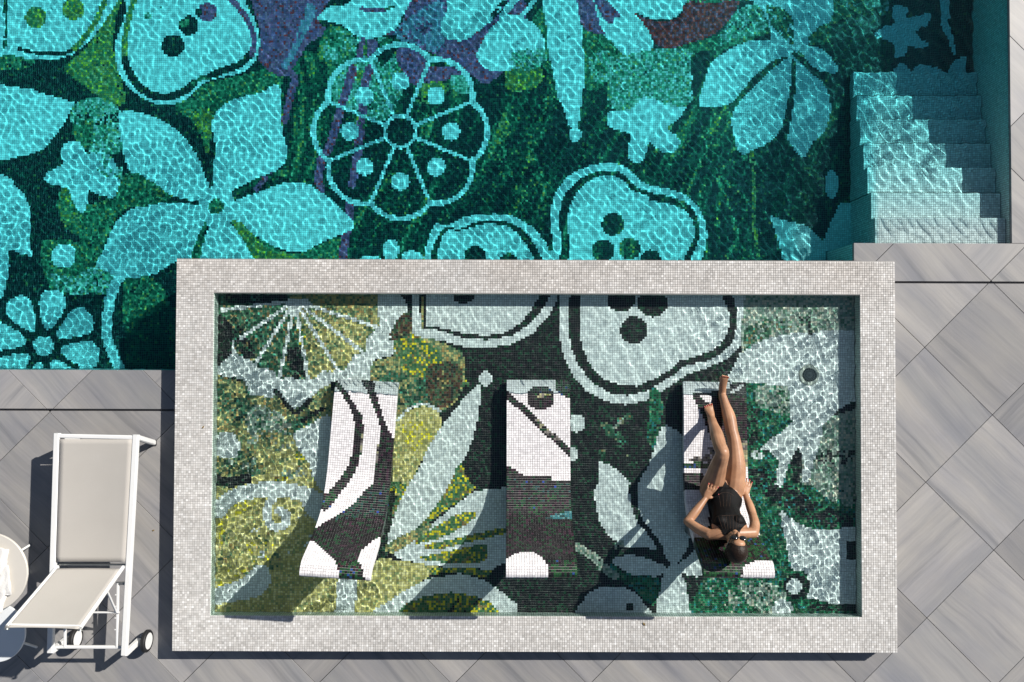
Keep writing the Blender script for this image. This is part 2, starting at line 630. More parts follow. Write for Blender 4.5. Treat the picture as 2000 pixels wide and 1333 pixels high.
def area(poly):
    return .5 * abs(sum(poly[i][0] * poly[(i + 1) % len(poly)][1] - poly[(i + 1) % len(poly)][0] * poly[i][1] for i in range(len(poly))))

XM = .3
BIG = 99
def regions(cx):
    s = YSL if cx < XM else YSR
    r = [(-BIG, BIG, -BIG, s - SLOT)]
    if cx < XM:
        r.append((-BIG, X0 + .15, YSL + SLOT, YPS))
    else:
        r.append((XNOTCH, BIG, YSR + SLOT, YPE))
        r.append((XWALL, BIG, YPE + .0025, BIG))
    return r

slab_rng = random.Random(4)
for i in range(-24, 12):
    for j in range(-16, 14):
        if (i + j) % 2: continue
        # slab centre sits between lattice vertices
        cx, cy = lat0[0] + (i + 1) * hd, lat0[1] + j * hd
        if not (BX0 + .3 < cx < BX1 - .3 and BY0 + .3 < cy < BY1 - .3): continue
        e = hd - .0030
        dia = [(cx + e, cy), (cx, cy + e), (cx - e, cy), (cx, cy - e)]
        for (rx0, rx1, ry0, ry1) in regions(cx):
            poly = clip(clip(clip(clip(dia, -1, 0, -rx0), 1, 0, rx1), 0, -1, -ry0), 0, 1, ry1)
            if len(poly) < 3 or area(poly) < .002: continue
            # wholly under the raised basin or over open water: not there
            xs, ys = [p[0] for p in poly], [p[1] for p in poly]
            if min(xs) > X0 + .1 and max(xs) < X1 - .1 and min(ys) > Y0 + .1 and max(ys) < Y1 - .1: continue
            ang = rad(-45 if slab_rng.random() < .80 else 45) + rad(slab_rng.uniform(-4, 4) + (180 if slab_rng.random() < .5 else 0))
            dz = slab_rng.uniform(-.0006, .0006)
            mx = sum(xs) / len(xs); my = sum(ys) / len(ys)
            ca, sa = math.cos(-ang), math.sin(-ang)
            loc = [((x - mx) * ca - (y - my) * sa, (x - mx) * sa + (y - my) * ca) for x, y in poly]
            k = len(loc)
            bvl = .0015
            def ins(p):
                l = math.hypot(*p) or 1
                return (p[0] * (1 - bvl / l), p[1] * (1 - bvl / l))
            v = [(x, y, -.03) for x, y in loc] + [(x, y, -bvl) for x, y in loc] + [(*ins(p), 0) for p in loc]
            f = [tuple(range(2 * k, 3 * k))]
            for q in range(k):
                q2 = (q + 1) % k
                f += [(q, q2, k + q2, k + q), (k + q, k + q2, 2 * k + q2, 2 * k + q)]
            mb = MB(); mb.add(v, f)
            o = mb.build('paving_slab', M_MARBLE, pavement)
            o.location = (mx, my, dz)
            o.rotation_euler = (0, 0, ang)

# ---- overflow channels ----------------------------------------------
def channel(x0, x1, y, label):
    root = empty('drain_channel', ((x0 + x1) / 2, y, -.13))
    mb = MB()
    mb.add([(x0, y - SLOT, -.13), (x1, y - SLOT, -.13), (x1, y + SLOT, -.13), (x0, y + SLOT, -.13)], [(0, 1, 2, 3)])
    cut_parent(mb.build('channel_floor', M_DARK), root)
    for s in (-1, 1):
        mb = MB().box((x0, y + s * (SLOT + .0015) - .0013, -.13), (x1, y + s * (SLOT + .0015) + .0013, -.003))
        cut_parent(mb.build('channel_side', M_DARK), root)
    tag(root, label, 'drain')
channel(BX0, X0 + .05, YSL, 'narrow black drain slot in the paving beside the white deck chair')
channel(X1 - .05, BX1, YSR, 'narrow black drain slot in the paving below the pool steps')

# ---- main pool -------------------------------------------------------
pf = MB()
sheet(pf, XPL, XWALL, YPS, YPN, Z_POOL - .004)
M_PFLOOR = simple('pool_floor_far_mosaic', (.20, .24, .24), .6, .4, var=.9, bscale=2.2)
pool_floor = tag(pf.build('pool_floor', M_GROUT_P), kind='structure')
pool_floor.cycles.is_caustics_receiver = True

XT0, YT1 = to_plane([[-340, 300]], Z_POOL, Z_WATER)[0, 0], to_plane([[900, -330]], Z_POOL, Z_WATER)[0, 1]
XY = grid_xy(XT0, XWALL - .004, YPS + .004, YT1)
# steps survey
STEP_PX = [427, 376, 328, 280, 233, 186, 143]
NSTEP = len(STEP_PX)
RISE = -Z_POOL / (NSTEP + 1)
STEP_Z = [-RISE * (k + 1) for k in range(NSTEP)]
STEP_Y = [YPE] + [to_plane([[1830, y]], z, Z_WATER)[0, 1] for y, z in zip(STEP_PX, STEP_Z)]
XSL = to_plane([[1709, 450]], STEP_Z[0], Z_WATER)[0, 0]
under = (XY[:, 0] > X0 + .12) & (XY[:, 0] < XNOTCH + .1) & (XY[:, 1] < Y1 - .12)
under |= (XY[:, 0] > XNOTCH - .02) & (XY[:, 1] < YPE)
under |= (XY[:, 0] > XSL - .003) & (XY[:, 1] < STEP_Y[-1])
XY = XY[~under]
PX = survey_under(XY, Z_POOL, Z_WATER)
m = Mosaic(PX, 'D')
C, S, Ln = m.circ, m.poly, m.line
# background drifts of green
S('DG', [(380, 520), (560, 300), (640, 160), (760, 420), (940, 420), (880, 150), (1100, 180), (1240, 330), (1460, 230), (1650, 100), (1640, 520)], .5)
S('DG', [(980, 150), (1060, 150), (1100, 230), (1080, 300), (1010, 400), (960, 330)], .7)
S('DG', [(1230, 330), (1330, 260), (1460, 220), (1520, 290), (1480, 500), (1380, 500), (1370, 400), (1290, 350)], .75)
S('DG', [(1480, 300), (1560, 310), (1600, 300), (1590, 400), (1500, 420)], .8)
for x in (1085, 1150, 1310, 1420, 1560):
    Ln('DG', [(x + 30, 180), (x, 260), (x - 30, 330), (x + 10, 420)], 16, .7)
Ln('L', [(1468, 300), (1474, 360), (1472, 420), (1480, 500)], 9, .75)
Ln('G', [(1395, 330), (1420, 400), (1440, 460), (1420, 500)], 10, .5)
for q, (x, w) in enumerate(((960, 14), (985, 22), (1015, 12), (1045, 20), (1150, 16), (1175, 10), (1215, 14))):
    Ln('G' if q % 2 else 'DG', [(x + 45, 150), (x + 15, 210), (x - 5, 280), (x + 5, 340), (x + 40, 390)], w, .42 if q % 2 else .8)
Ln('L', [(1030, 165), (1060, 230), (1040, 300), (1000, 380)], 8, .35)
Ln('G', [(1395, 215), (1400, 300), (1440, 380), (1500, 430)], 18, .4)
Ln('G', [(1420, 215), (1445, 290), (1500, 340)], 12, .5)
S('DG', [(500, 350), (600, 300), (650, 330), (700, 440), (640, 380), (560, 352)], .9)
Ln('G', [(540, 340), (600, 330), (640, 320)], 12, .6)
S('G', [(-5, 100), (50, 108), (70, 125), (40, 135), (-5, 135)], .8)
S('L', [(125, 132), (165, 96), (200, 50), (226, 10), (222, 90), (231, 140), (242, 172), (240, 205), (200, 195), (168, 170), (140, 150)], .9)
S('PG', [(140, 215), (180, 190), (235, 215), (240, 290), (200, 300), (150, 280)], .8)
S('G', [(140, 250), (180, 235), (175, 290), (165, 300)], .7)
S('G', [(342, 206), (400, 165), (492, 143), (545, 130), (545, 175), (470, 192), (430, 212), (412, 250), (408, 300), (395, 270), (372, 236)], .92)
S('L', [(375, 225), (410, 215), (412, 260), (404, 300), (390, 260)], .7)
S('G', [(118, 370), (140, 360), (170, 400), (230, 380), (252, 402), (225, 430), (206, 475), (190, 510), (172, 556), (120, 570), (95, 560), (78, 480), (110, 470), (160, 470), (130, 445), (112, 410)], .95)
S('L', [(120, 370), (136, 375), (150, 410), (165, 430), (150, 450), (118, 420)], .6)
S('PG', [(90, 535), (140, 540), (190, 520), (240, 530), (205, 575), (120, 570)], .75)
S('G', [(246, 542), (285, 540), (315, 560), (332, 600), (322, 640), (270, 655), (246, 650), (240, 600)], .85)
S('DG', [(250, 650), (345, 600), (345, 723), (260, 723)], .8)
S('G', [(500, 466), (560, 495), (600, 490), (665, 462), (668, 510), (500, 510)], .95)
S('L', [(535, 490), (562, 495), (560, 510), (530, 510)], .5)
# purple, slate and maroon
S('P', [(498, -20), (640, -20), (622, 40), (640, 60), (600, 90), (568, 140), (545, 148), (505, 118), (508, 60)])
S('PB', [(600, 10), (618, 20), (600, 60), (575, 110), (552, 145), (545, 140), (575, 80)], .8)
S('G', [(622, 90), (645, 50), (690, 70), (690, 115), (640, 125), (625, 110)], .9)
S('L', [(618, 112), (632, 85), (645, 80), (640, 105), (622, 122)], .9)
S('PG', [(640, 70), (700, 60), (760, 75), (770, 110), (700, 115), (640, 130)], .6)
S('P', [(680, 70), (780, 70), (850, 108), (900, 130), (946, 164), (985, 140), (1010, 130), (1010, -20), (760, -20), (790, 20), (770, 60)])
S('PB', [(770, 60), (860, 0), (870, 60), (860, 100), (800, 85)], .6)
S('G', [(745, 80), (790, 90), (760, 170), (740, 220), (700, 200), (640, 210), (650, 130), (700, 120)], .55)
S('PG', [(660, 130), (740, 120), (790, 140), (800, 200), (760, 250), (700, 240), (650, 190)], .85)
S('P', [(775, 92), (825, 90), (838, 125), (830, 165), (800, 160), (778, 130)])
S('P', [(845, 130), (890, 130), (905, 145), (870, 160), (835, 175), (830, 160)])
Ln('P', [(712, 80), (696, 140), (668, 200), (655, 250), (638, 300)], 17)
Ln('P', [(728, 85), (722, 160), (708, 230), (702, 280), (690, 350), (682, 420), (668, 510)], 17, .93)
Ln('P', [(545, 140), (575, 150), (566, 190), (556, 235)], 14)
Ln('P', [(628, 310), (622, 350), (628, 375)], 16, .9)
Ln('P', [(530, 330), (512, 355), (500, 370)], 10, .8)
Ln('L', [(716, 80), (712, 105)], 7)
Ln('L', [(706, 130), (700, 165)], 9, .8)
S('DG', [(595, 130), (625, 115), (640, 165), (580, 280), (560, 320), (575, 230)], .6)
S('L', [(1000, 118), (1050, 130), (1062, 150), (1045, 172), (1000, 178), (985, 160)], .9)
S('G', [(1045, 30), (1068, 20), (1076, 120), (1080, 145), (1062, 130), (1035, 70)], .85)
S('G', [(1138, 60), (1165, 62), (1190, 70), (1215, 110), (1190, 150), (1170, 175), (1142, 165)], .95)
S('PG', [(1150, 110), (1190, 100), (1200, 140), (1165, 165)], .6)
S('M', [(1195, -20), (1222, 12), (1252, 32), (1282, 42), (1306, 41), (1331, 28), (1336, -20), (1445, -20), (1442, 10), (1430, 32), (1410, 55), (1390, 70), (1350, 85), (1322, 93), (1290, 93), (1272, 72), (1256, 50), (1236, 28)])
S('G', [(1270, 95), (1320, 95), (1345, 85), (1400, 70), (1430, 45), (1480, 35), (1510, 60), (1420, 95), (1400, 110), (1345, 115), (1280, 115)], .9)
S('PG', [(1440, 20), (1500, 10), (1490, 60), (1430, 80), (1400, 90)], .8)
S('DG', [(1600, -20), (1735, -20), (1735, 150), (1640, 145), (1630, 120), (1600, 90)])
S('G', [(1610, -20), (1730, -20), (1728, 20), (1680, 25), (1640, 40), (1615, 45)], .85)
S('PG', [(1640, -20), (1730, -20), (1728, 30), (1700, 15), (1650, 12)], .6)
# the pattern runs on past the first few metres
for x_, y_, r_ in ((-150, 60, 60), (-220, 260, 75), (-140, 460, 55), (-250, 620, 70), (120, -160, 80), (420, -140, 70), (700, -190, 85), (1050, -150, 60), (1330, -170, 90), (1640, -140, 75), (-200, -160, 80)):
    for k_ in range(5):
        a_ = k_ * 2 * math.pi / 5 + x_
        C('W', x_ + r_ * math.cos(a_), y_ + r_ * math.sin(a_), r_ * .55)
    C('G', x_, y_, r_ * .3)
S('P', [(450, -20), (480, -120), (620, -200), (900, -120), (1010, -20)], .8)
S('G', [(-330, 0), (-100, 150), (-120, 380), (-330, 400)], .6)
S('G', [(1100, -20), (1200, -260), (1500, -200), (1600, -20)], .6)
# top-left leaf with dots
S('W', [(-30, -30), (232, -30), (222, 15), (185, 68), (160, 92), (138, 108), (110, 116), (60, 116), (20, 108), (-30, 100)])
Ln('L', [(210, -10), (188, 40), (160, 80), (140, 99)], 11)
Ln('D', [(140, 100), (110, 106), (62, 102), (38, 95)], 7, .8)
Ln('L', [(238, -10), (222, 30), (212, 50)], 9, .7)
Ln('DG', [(10, -10), (11, 50), (9, 95)], 5, .8)
C('L', 70, 35, 21); C('L', 143, 18, 22)
# half fruit, top left
outer = [(266, -30), (243, 35), (225, 88), (229, 132), (250, 170), (285, 196), (322, 205), (360, 196), (386, 173), (406, 160), (432, 152), (470, 143), (496, 122), (507, 88), (501, 48), (482, 10), (450, -30)]
S('W', outer)
Ln('L', [(268, -20), (254, 25), (245, 70), (243, 112)], 11)
Ln('D', [(243, 116), (251, 138), (266, 162), (292, 184), (326, 190), (356, 181), (378, 163)], 15)
Ln('G', [(378, 163), (396, 152), (410, 150)], 9, .8)
Ln('D', [(412, 148), (436, 138), (470, 126), (490, 106)], 14)
Ln('P', [(492, 105), (497, 82), (488, 48), (466, 16), (440, -10)], 11)
C('D', 338, 90, 22); C('D', 368, 50, 19, p=.8); C('G', 360, 45, 10, p=.7); C('P', 405, 25, 19, p=.9); C('D', 388, 25, 7)
Ln('PG', [(290, 30), (315, 20)], 14, .5)
# leaves on the left
S('W', [(-30, 178), (45, 172), (92, 185), (136, 197), (146, 200), (127, 238), (106, 268), (80, 294), (44, 304), (-30, 306)])
S('W', [(-30, 330), (3, 340), (24, 353), (46, 380), (58, 402), (60, 432), (58, 466), (63, 501)], sm=False)
S('W', [(-30, 330), (63, 501), (44, 497), (18, 487), (19, 520), (12, 560), (3, 584), (-30, 590)], sm=False)
S('W', [(86, 352), (98, 333), (122, 322), (119, 300), (128, 280), (152, 276), (172, 300), (200, 290), (226, 320), (233, 360), (222, 386), (204, 384), (180, 376), (172, 374), (170, 400), (160, 417), (146, 400), (136, 376), (128, 366), (102, 362)])
S('PG', [(180, 290), (226, 300), (240, 350), (215, 350), (190, 330)], .5)
C('W', 124, 500, 24)
# big five-petal flower
S('W', [(414, 384), (420, 290), (414, 242), (430, 210), (470, 190), (512, 180), (541, 164), (550, 195), (551, 250), (561, 300), (545, 330), (500, 350), (450, 376), (430, 395)])
S('W', [(234, 221), (290, 225), (340, 250), (376, 290), (396, 332), (416, 388), (398, 396), (340, 388), (280, 364), (250, 330), (238, 280)])
S('W', [(190, 520), (203, 490), (215, 455), (240, 420), (280, 401), (340, 397), (415, 402), (404, 440), (390, 500), (385, 515), (345, 512), (320, 526), (290, 539), (245, 541)])
S('W', [(425, 415), (400, 462), (386, 520), (510, 520), (478, 468), (450, 438)])
S('W', [(424, 408), (470, 388), (520, 370), (560, 357), (600, 360), (642, 386), (670, 411), (693, 442), (660, 461), (622, 476), (596, 491), (560, 490), (528, 478), (500, 462), (465, 440), (440, 428)])
S('W', [(400, 380), (445, 372), (460, 410), (440, 440), (400, 440), (385, 410)])
S('G', [(246, 338), (292, 352), (332, 380), (384, 395), (384, 399), (332, 395), (272, 405), (246, 402), (225, 395)])
Ln('D', [(335, 388), (360, 393), (383, 397)], 7)
S('G', [(403, 436), (399, 462), (388, 512), (371, 512), (381, 478), (396, 444)])
S('L', [(452, 430), (478, 440), (502, 466), (522, 486), (560, 494), (572, 510), (505, 510), (482, 480), (462, 450)])
Ln('D', [(412, 335), (416, 355)], 5)
C('G', 422, 404, 14)
Ln('W', [(240, 534), (222, 562), (211, 610), (210, 660), (222, 695), (240, 735)], 21)
# white shapes along the top
S('W', [(618, 38), (640, 15), (680, 7), (700, -20), (800, -20), (797, 12), (786, 32), (774, 55), (742, 72), (714, 75), (690, 67), (668, 50), (640, 42)])
Ln('P', [(706, 17), (728, 20), (752, 19)], 8)
Ln('G', [(752, 19), (770, 13)], 6)
S('W', [(890, -20), (870, 28), (859, 50), (867, 71), (885, 79), (910, 78), (936, 60), (960, 40), (985, 8), (990, -20)])
S('W', [(1010, 30), (985, 32), (960, 55), (940, 85), (931, 110), (944, 132), (970, 140), (1000, 137), (1030, 122), (1062, 110), (1064, 80), (1046, 50)])
S('PG', [(1000, 105), (1060, 95), (1062, 125), (1010, 140)], .7)
Ln('W', [(980, 30), (1005, 0), (1015, -20)], 14)
Ln('W', [(1000, 55), (1040, 5), (1050, -20)], 9)
Ln('D', [(965, 30), (985, 5)], 12, .7)
S('W', [(1062, -20), (1068, 60), (1071, 100), (1080, 145), (1090, 190), (1102, 218), (1113, 248), (1128, 248), (1134, 215), (1139, 180), (1141, 120), (1136, 60), (1128, -20)])
C('W', 1124, 264, 13)
S('W', [(1130, -20), (1215, -20), (1240, 26), (1262, 54), (1274, 76), (1273, 101), (1260, 116), (1234, 114), (1214, 105), (1196, 84), (1170, 62), (1142, 40)])
S('P', [(1126, -20), (1150, -20), (1172, 48), (1182, 66), (1164, 66), (1142, 56), (1132, 30)])
S('P', [(1158, -20), (1176, -5), (1206, 24), (1210, 32), (1200, 34), (1198, 48), (1184, 42), (1168, 18)])
S('W', [(1208, -20), (1230, 15), (1260, 34), (1292, 40), (1320, 34), (1334, 15), (1335, -20)])
# oak leaf
oak = [(1188, 158), (1200, 132), (1214, 112), (1280, 110), (1345, 103), (1352, 180), (1340, 212), (1320, 236), (1304, 250), (1320, 265), (1328, 281), (1316, 297), (1300, 299), (1284, 290), (1269, 279), (1263, 292), (1258, 311), (1244, 319), (1230, 312), (1227, 290), (1231, 264), (1210, 256), (1190, 246), (1185, 231), (1190, 220), (1203, 211), (1187, 186)]
S('W', oak)
S('PG', [(1186, 160), (1214, 110), (1350, 100), (1354, 190), (1320, 210), (1260, 190), (1230, 215), (1195, 210)], .88)
S('DG', [(1352, 110), (1400, 106), (1380, 150), (1366, 195), (1352, 190)], .9)
# flower at the right
S('W', [(1366, 207), (1375, 165), (1390, 122), (1430, 95), (1480, 78), (1545, 92), (1555, 105), (1510, 120), (1468, 158), (1430, 200), (1402, 208)])
S('W', [(1552, 108), (1512, 132), (1470, 172), (1431, 222), (1434, 268), (1446, 301), (1476, 291), (1502, 278), (1530, 246), (1540, 202), (1549, 155)])
S('W', [(1553, 108), (1578, 132), (1606, 162), (1620, 190), (1622, 222), (1610, 256), (1586, 280), (1570, 308), (1547, 287), (1536, 262), (1541, 222), (1549, 168)])
S('W', [(1560, 92), (1600, 93), (1626, 118), (1637, 140), (1606, 140), (1580, 122)])
S('W', [(1455, -20), (1490, 20), (1505, 60), (1510, 85), (1555, 100), (1585, 82), (1616, 62), (1616, -20)])
S('G', [(1500, 10), (1545, 30), (1550, 85), (1525, 70), (1505, 45)], .75)
S('G', [(1580, 70), (1618, 45), (1620, 80), (1590, 88)], .8)
Ln('D', [(1552, 104), (1575, 128), (1590, 142)], 9)
Ln('D', [(1549, 120), (1549, 170), (1538, 235), (1530, 275)], 7, w2=16)
Ln('D', [(1510, 124), (1468, 162), (1432, 208)], 9)
C('W', 1720, 66, 9)
# star and stem in the shaded corner
S('W', [(1745, 12), (1769, 14), (1776, 34), (1814, 27), (1810, 50), (1786, 62), (1812, 86), (1796, 95), (1775, 90), (1766, 110), (1747, 109), (1744, 86), (1723, 76), (1725, 52), (1744, 50)])
Ln('W', [(1846, -20), (1845, 40), (1856, 75), (1864, 105)], 20, w2=6)
S('W', [(1748, 150), (1752, 128), (1768, 126), (1776, 150)]); S('W', [(1786, 130), (1815, 128), (1842, 145), (1788, 150)])
S('W', [(1855, 130), (1885, 110), (1885, 150), (1860, 150)])
# daisy in outline
dx, dy = 782, 257
for k in range(8):
    a = k * math.pi / 4
    C('W', dx + 100 * math.cos(a), dy + 100 * math.sin(a), 75)
keep = m.c.copy()
inner = np.zeros(len(m.P), bool)
for k in range(8):
    a = k * math.pi / 4
    inner |= np.hypot(m.P[:, 0] - dx - 100 * math.cos(a), m.P[:, 1] - dy - 100 * math.sin(a)) < 65
inner |= np.hypot(m.P[:, 0] - dx, m.P[:, 1] - dy) < 90
m.c[inner] = 'D'
lower = inner & (m.P[:, 1] > dy - 20)
m.c[lower & (m.n1 * .5 + m.r * .5 < .45)] = 'DG'
S('PG', [(640, 160), (680, 122), (730, 112), (745, 130), (770, 110), (778, 140), (790, 165), (770, 215), (740, 240), (700, 225), (660, 205)], .95)
S('P', [(776, 96), (826, 92), (838, 125), (832, 162), (806, 165), (780, 130)])
S('P', [(842, 132), (890, 132), (900, 146), (868, 158), (838, 172)])
S('PG', [(880, 150), (905, 150), (918, 180), (890, 180)], .9)
S('L', [(815, 170), (850, 160), (880, 170), (840, 205), (812, 200)], .6)
Ln('P', [(690, 135), (672, 190), (655, 250), (640, 295)], 17)
Ln('P', [(722, 135), (712, 170), (706, 230), (700, 290), (688, 360)], 16, .93)
Ln('L', [(706, 130), (700, 160)], 9, .8)
ring = np.zeros(len(m.P), bool)
dd = np.full(len(m.P), 1e9)
for k in range(8):
    a = k * math.pi / 4
    dd = np.minimum(dd, np.hypot(m.P[:, 0] - dx - 100 * math.cos(a), m.P[:, 1] - dy - 100 * math.sin(a)))
m.c[(dd < 75) & (dd > 65) & ~(np.hypot(m.P[:, 0] - dx, m.P[:, 1] - dy) < 120)] = 'W'
for k in range(8):
    a = k * math.pi / 4 + math.pi / 8
    Ln('W', [(dx + 33 * math.cos(a), dy + 33 * math.sin(a)), (dx + 150 * math.cos(a), dy + 150 * math.sin(a))], 7, w2=10)
    a = k * math.pi / 4
    C('W', dx + 99 * math.cos(a), dy + 98 * math.sin(a), 18)
C('W', dx, dy, 34); C('D', dx, dy, 27)
# outlined leaf and half fruit by the raised basin
S('W', [(846, 530), (848, 440), (870, 441), (906, 425), (952, 418), (1000, 422), (1040, 445), (1066, 476), (1086, 515), (1090, 540)])
S('D', [(859, 530), (860, 452), (900, 446), (944, 431), (990, 434), (1022, 450), (1046, 480), (1062, 515), (1064, 540)])
S('W', [(868, 530), (867, 457), (902, 450), (944, 438), (984, 441), (1012, 458), (1034, 488), (1046, 520), (1048, 540)])
C('D', 928, 503, 22); C('DG', 994, 512, 17)
S('W', [(1094, 540), (1080, 475), (1075, 420), (1084, 380), (1110, 345), (1150, 325), (1195, 319), (1226, 329), (1247, 350), (1268, 362), (1300, 368), (1336, 380), (1362, 402), (1379, 440), (1379, 477), (1366, 520), (1350, 540)])
S('D', [(1112, 540), (1097, 475), (1093, 422), (1102, 384), (1124, 357), (1156, 339), (1195, 333), (1218, 342), (1240, 364), (1264, 374), (1276, 378), (1310, 385), (1346, 401), (1363, 430), (1365, 465), (1350, 500), (1328, 540)])
S('W', [(1128, 540), (1113, 475), (1109, 428), (1118, 391), (1138, 363), (1165, 347), (1195, 343), (1215, 352), (1238, 374), (1262, 381), (1273, 392), (1310, 399), (1340, 414), (1355, 440), (1356, 465), (1338, 500), (1310, 540)])
C('DG', 1197, 438, 22); C('D', 1178, 490, 22); C('DG', 1230, 486, 21); C('D', 1271, 508, 20)
C('W', 723, 510, 22, 11); C('W', 764, 489, 16, 23); C('W', 805, 503, 20, 13)
# daisy at the lower left
lx, ly = 85, 676
for k in range(8):
    a0 = -math.radians(78) + k * math.pi / 4
    pts = []
    for t, rr in ((-.20, 38), (-.32, 78), (-.27, 98), (-.12, 110), (.12, 110), (.27, 98), (.32, 78), (.20, 38)):
        pts.append((lx + rr * math.cos(a0 + t), ly + rr * math.sin(a0 + t)))
    S('W', pts)
C('W', lx, ly, 20)
# white drift by the steps
S('W', [(1504, 422), (1540, 432), (1578, 441), (1592, 456), (1608, 472), (1618, 440), (1640, 395), (1700, 395), (1700, 540), (1536, 540), (1520, 470)], sm=False)
S('D', [(1575, 330), (1640, 330), (1642, 395), (1620, 440), (1609, 470), (1590, 450), (1570, 436), (1560, 400)], sm=False)
C('W', 1624, 360, 13, 28)
# long flowing strokes through the dark ground
sx_ = m.P[:, 0] + 34 * np.sin(m.P[:, 1] / 85.0 + m.P[:, 0] / 420.0) + .22 * (m.P[:, 1] - 250)
stroke = vnoise(np.stack([sx_ / 13.0 + 900, m.P[:, 1] / 130.0 + 900], -1), 1.0, 41)
fine_ = vnoise(np.stack([sx_ / 5.0 + 900, m.P[:, 1] / 60.0 + 900], -1), 1.0, 42)
tone = .65 * stroke + .35 * fine_ + .10 * (m.r - .5)
dk = (m.c == 'D') | (m.c == 'DG')
field = dk & (m.P[:, 0] > 540) & (m.P[:, 0] < 1640) & (m.P[:, 1] > 100)
thin = np.isin(m.c, ['D']) & (np.hypot(m.P[:, 0] - 782, m.P[:, 1] - 257) < 30)
field &= ~thin
m.c[field] = 'D'
m.c[field & (tone > .52)] = 'DG'
m.c[field & (tone > .73)] = 'G'
m.c[field & (tone > .84)] = 'L'
cols = palette(m.c, PAL_POOL)
tile_mesh('mosaic_tiles', np.c_[XY, np.full(len(XY), Z_POOL)], (1, 0, 0), (0, 1, 0), (0, 0, 1), cols, M_TILE, pool_floor, half=.0096, sides=False)

# pool walls
pw = MB()
TH = .25
pw.box((XWALL + .004, YPE - TH, Z_POOL - .1), (XWALL + TH, YPN, -.048))
pw.box((XNOTCH + .004, YPE - TH, Z_POOL - .1), (XWALL + .002, YPE - .004, -.048))
pw.box((XNOTCH + .004, YPS + .3, Z_POOL - .1), (XNOTCH + TH, YPE - TH - .002, -.048))
pw.box((XPL, YPS - TH, Z_POOL - .1), (X0 + .3, YPS - .004, -.048))
pw.box((XPL - TH, YPS - TH, Z_POOL - .1), (XPL - .004, YPN, -.048))
pw.box((XPL - TH, YPN + .004, Z_POOL - .1), (XWALL + TH, YPN + TH, -.048))
pool_wall = tag(pw.build('pool_wall', M_GROUT_P), kind='structure')
pool_wall.cycles.is_caustics_receiver = True

def wall_tiles(parent, p0, u, length, z0, z1, n, pal=PAL_WALL, name='mosaic_tiles', mat=None, key='W'):
    """vertical tile field: p0 start XY, u unit XY direction, n outward XY; rows from the top down"""
    a = np.arange(PITCH / 2, length, PITCH)
    b = np.arange(z1 - PITCH / 2, z0, -PITCH)
    if len(a) == 0 or len(b) == 0: return np.zeros((0, 3))
    A, B = np.meshgrid(a, b)
    return np.stack([p0[0] + u[0] * A.ravel(), p0[1] + u[1] * A.ravel(), B.ravel()], -1)

def build_wall_tiles(parent, fields, pal=PAL_WALL, mat=None):
    Cs, Us, Ns = [], [], []
    for (p0, u, length, z0, z1, n) in fields:
        c = wall_tiles(parent, p0, u, length, z0, z1, n)
        Cs.append(c)
        Us.append(np.tile([u[0], u[1], 0.], (len(c), 1)))
        Ns.append(np.tile([n[0], n[1], 0.], (len(c), 1)))
    Cc, Uu, Nn = np.vstack(Cs), np.vstack(Us), np.vstack(Ns)
    Vv = np.cross(Nn, Uu)
    return tile_mesh('mosaic_tiles', Cc, Uu, Vv, Nn, palette(np.full(len(Cc), 'W'), pal), mat or M_TILE, parent, sides=False)

build_wall_tiles(pool_wall, [
    ((XWALL, YPE), (0, 1), YT1 - YPE, Z_POOL, -.034, (-1, 0)),
    ((XNOTCH, Y1 - .3), (0, 1), YPE - Y1 + .3, Z_POOL, -.034, (-1, 0)),
    ((XNOTCH, YPE), (1, 0), XSL - XNOTCH, Z_POOL, -.034, (0, 1)),
    ((XT0, YPS), (1, 0), X0 - XT0 + .1, Z_POOL, -.034, (0, 1)),
])

# steps
steps = empty('pool_steps', ((XSL + XWALL) / 2, (STEP_Y[0] + STEP_Y[-1]) / 2, Z_POOL))
sf = []
tc_ = []
for k in range(NSTEP):
    mb = MB().box((XSL + .004, STEP_Y[k] + (.004 if k else .0), Z_POOL - .003), (XWALL + .003, STEP_Y[k + 1] - .004, STEP_Z[k] - .004))
    o = mb.build('step', M_GROUT)
    o.cycles.is_caustics_receiver = True
    cut_parent(o, steps)
    gx = grid_xy(XSL, XWALL - .004, STEP_Y[k], STEP_Y[k + 1])
    tc_.append(np.c_[gx, np.full(len(gx), STEP_Z[k])])
    zlow = STEP_Z[k + 1] if k + 1 < NSTEP else Z_POOL
    sf.append(((XSL, STEP_Y[k + 1]), (1, 0), XWALL - XSL, zlow + .002, STEP_Z[k] - .004, (0, 1)))
    sf.append(((XSL, STEP_Y[k]), (0, 1), STEP_Y[k + 1] - STEP_Y[k], Z_POOL, STEP_Z[k] - .004, (-1, 0)))
tc_ = np.vstack(tc_)
PAL_STEP = {'W': [(4, (0.750, 0.762, 0.750)), (3, (0.650, 0.663, 0.663)), (2, (0.850, 0.860, 0.850)), (1, (0.562, 0.587, 0.587))]}
o = tile_mesh('mosaic_tiles', tc_, (1, 0, 0), (0, 1, 0), (0, 0, 1), palette(np.full(len(tc_), 'W'), PAL_STEP), M_TILE, None)
cut_parent(o, steps)
o = build_wall_tiles(None, sf, PAL_STEP)
cut_parent(o, steps)
tag(steps, 'pale mosaic tiled steps going down into the turquoise pool', 'pool steps')

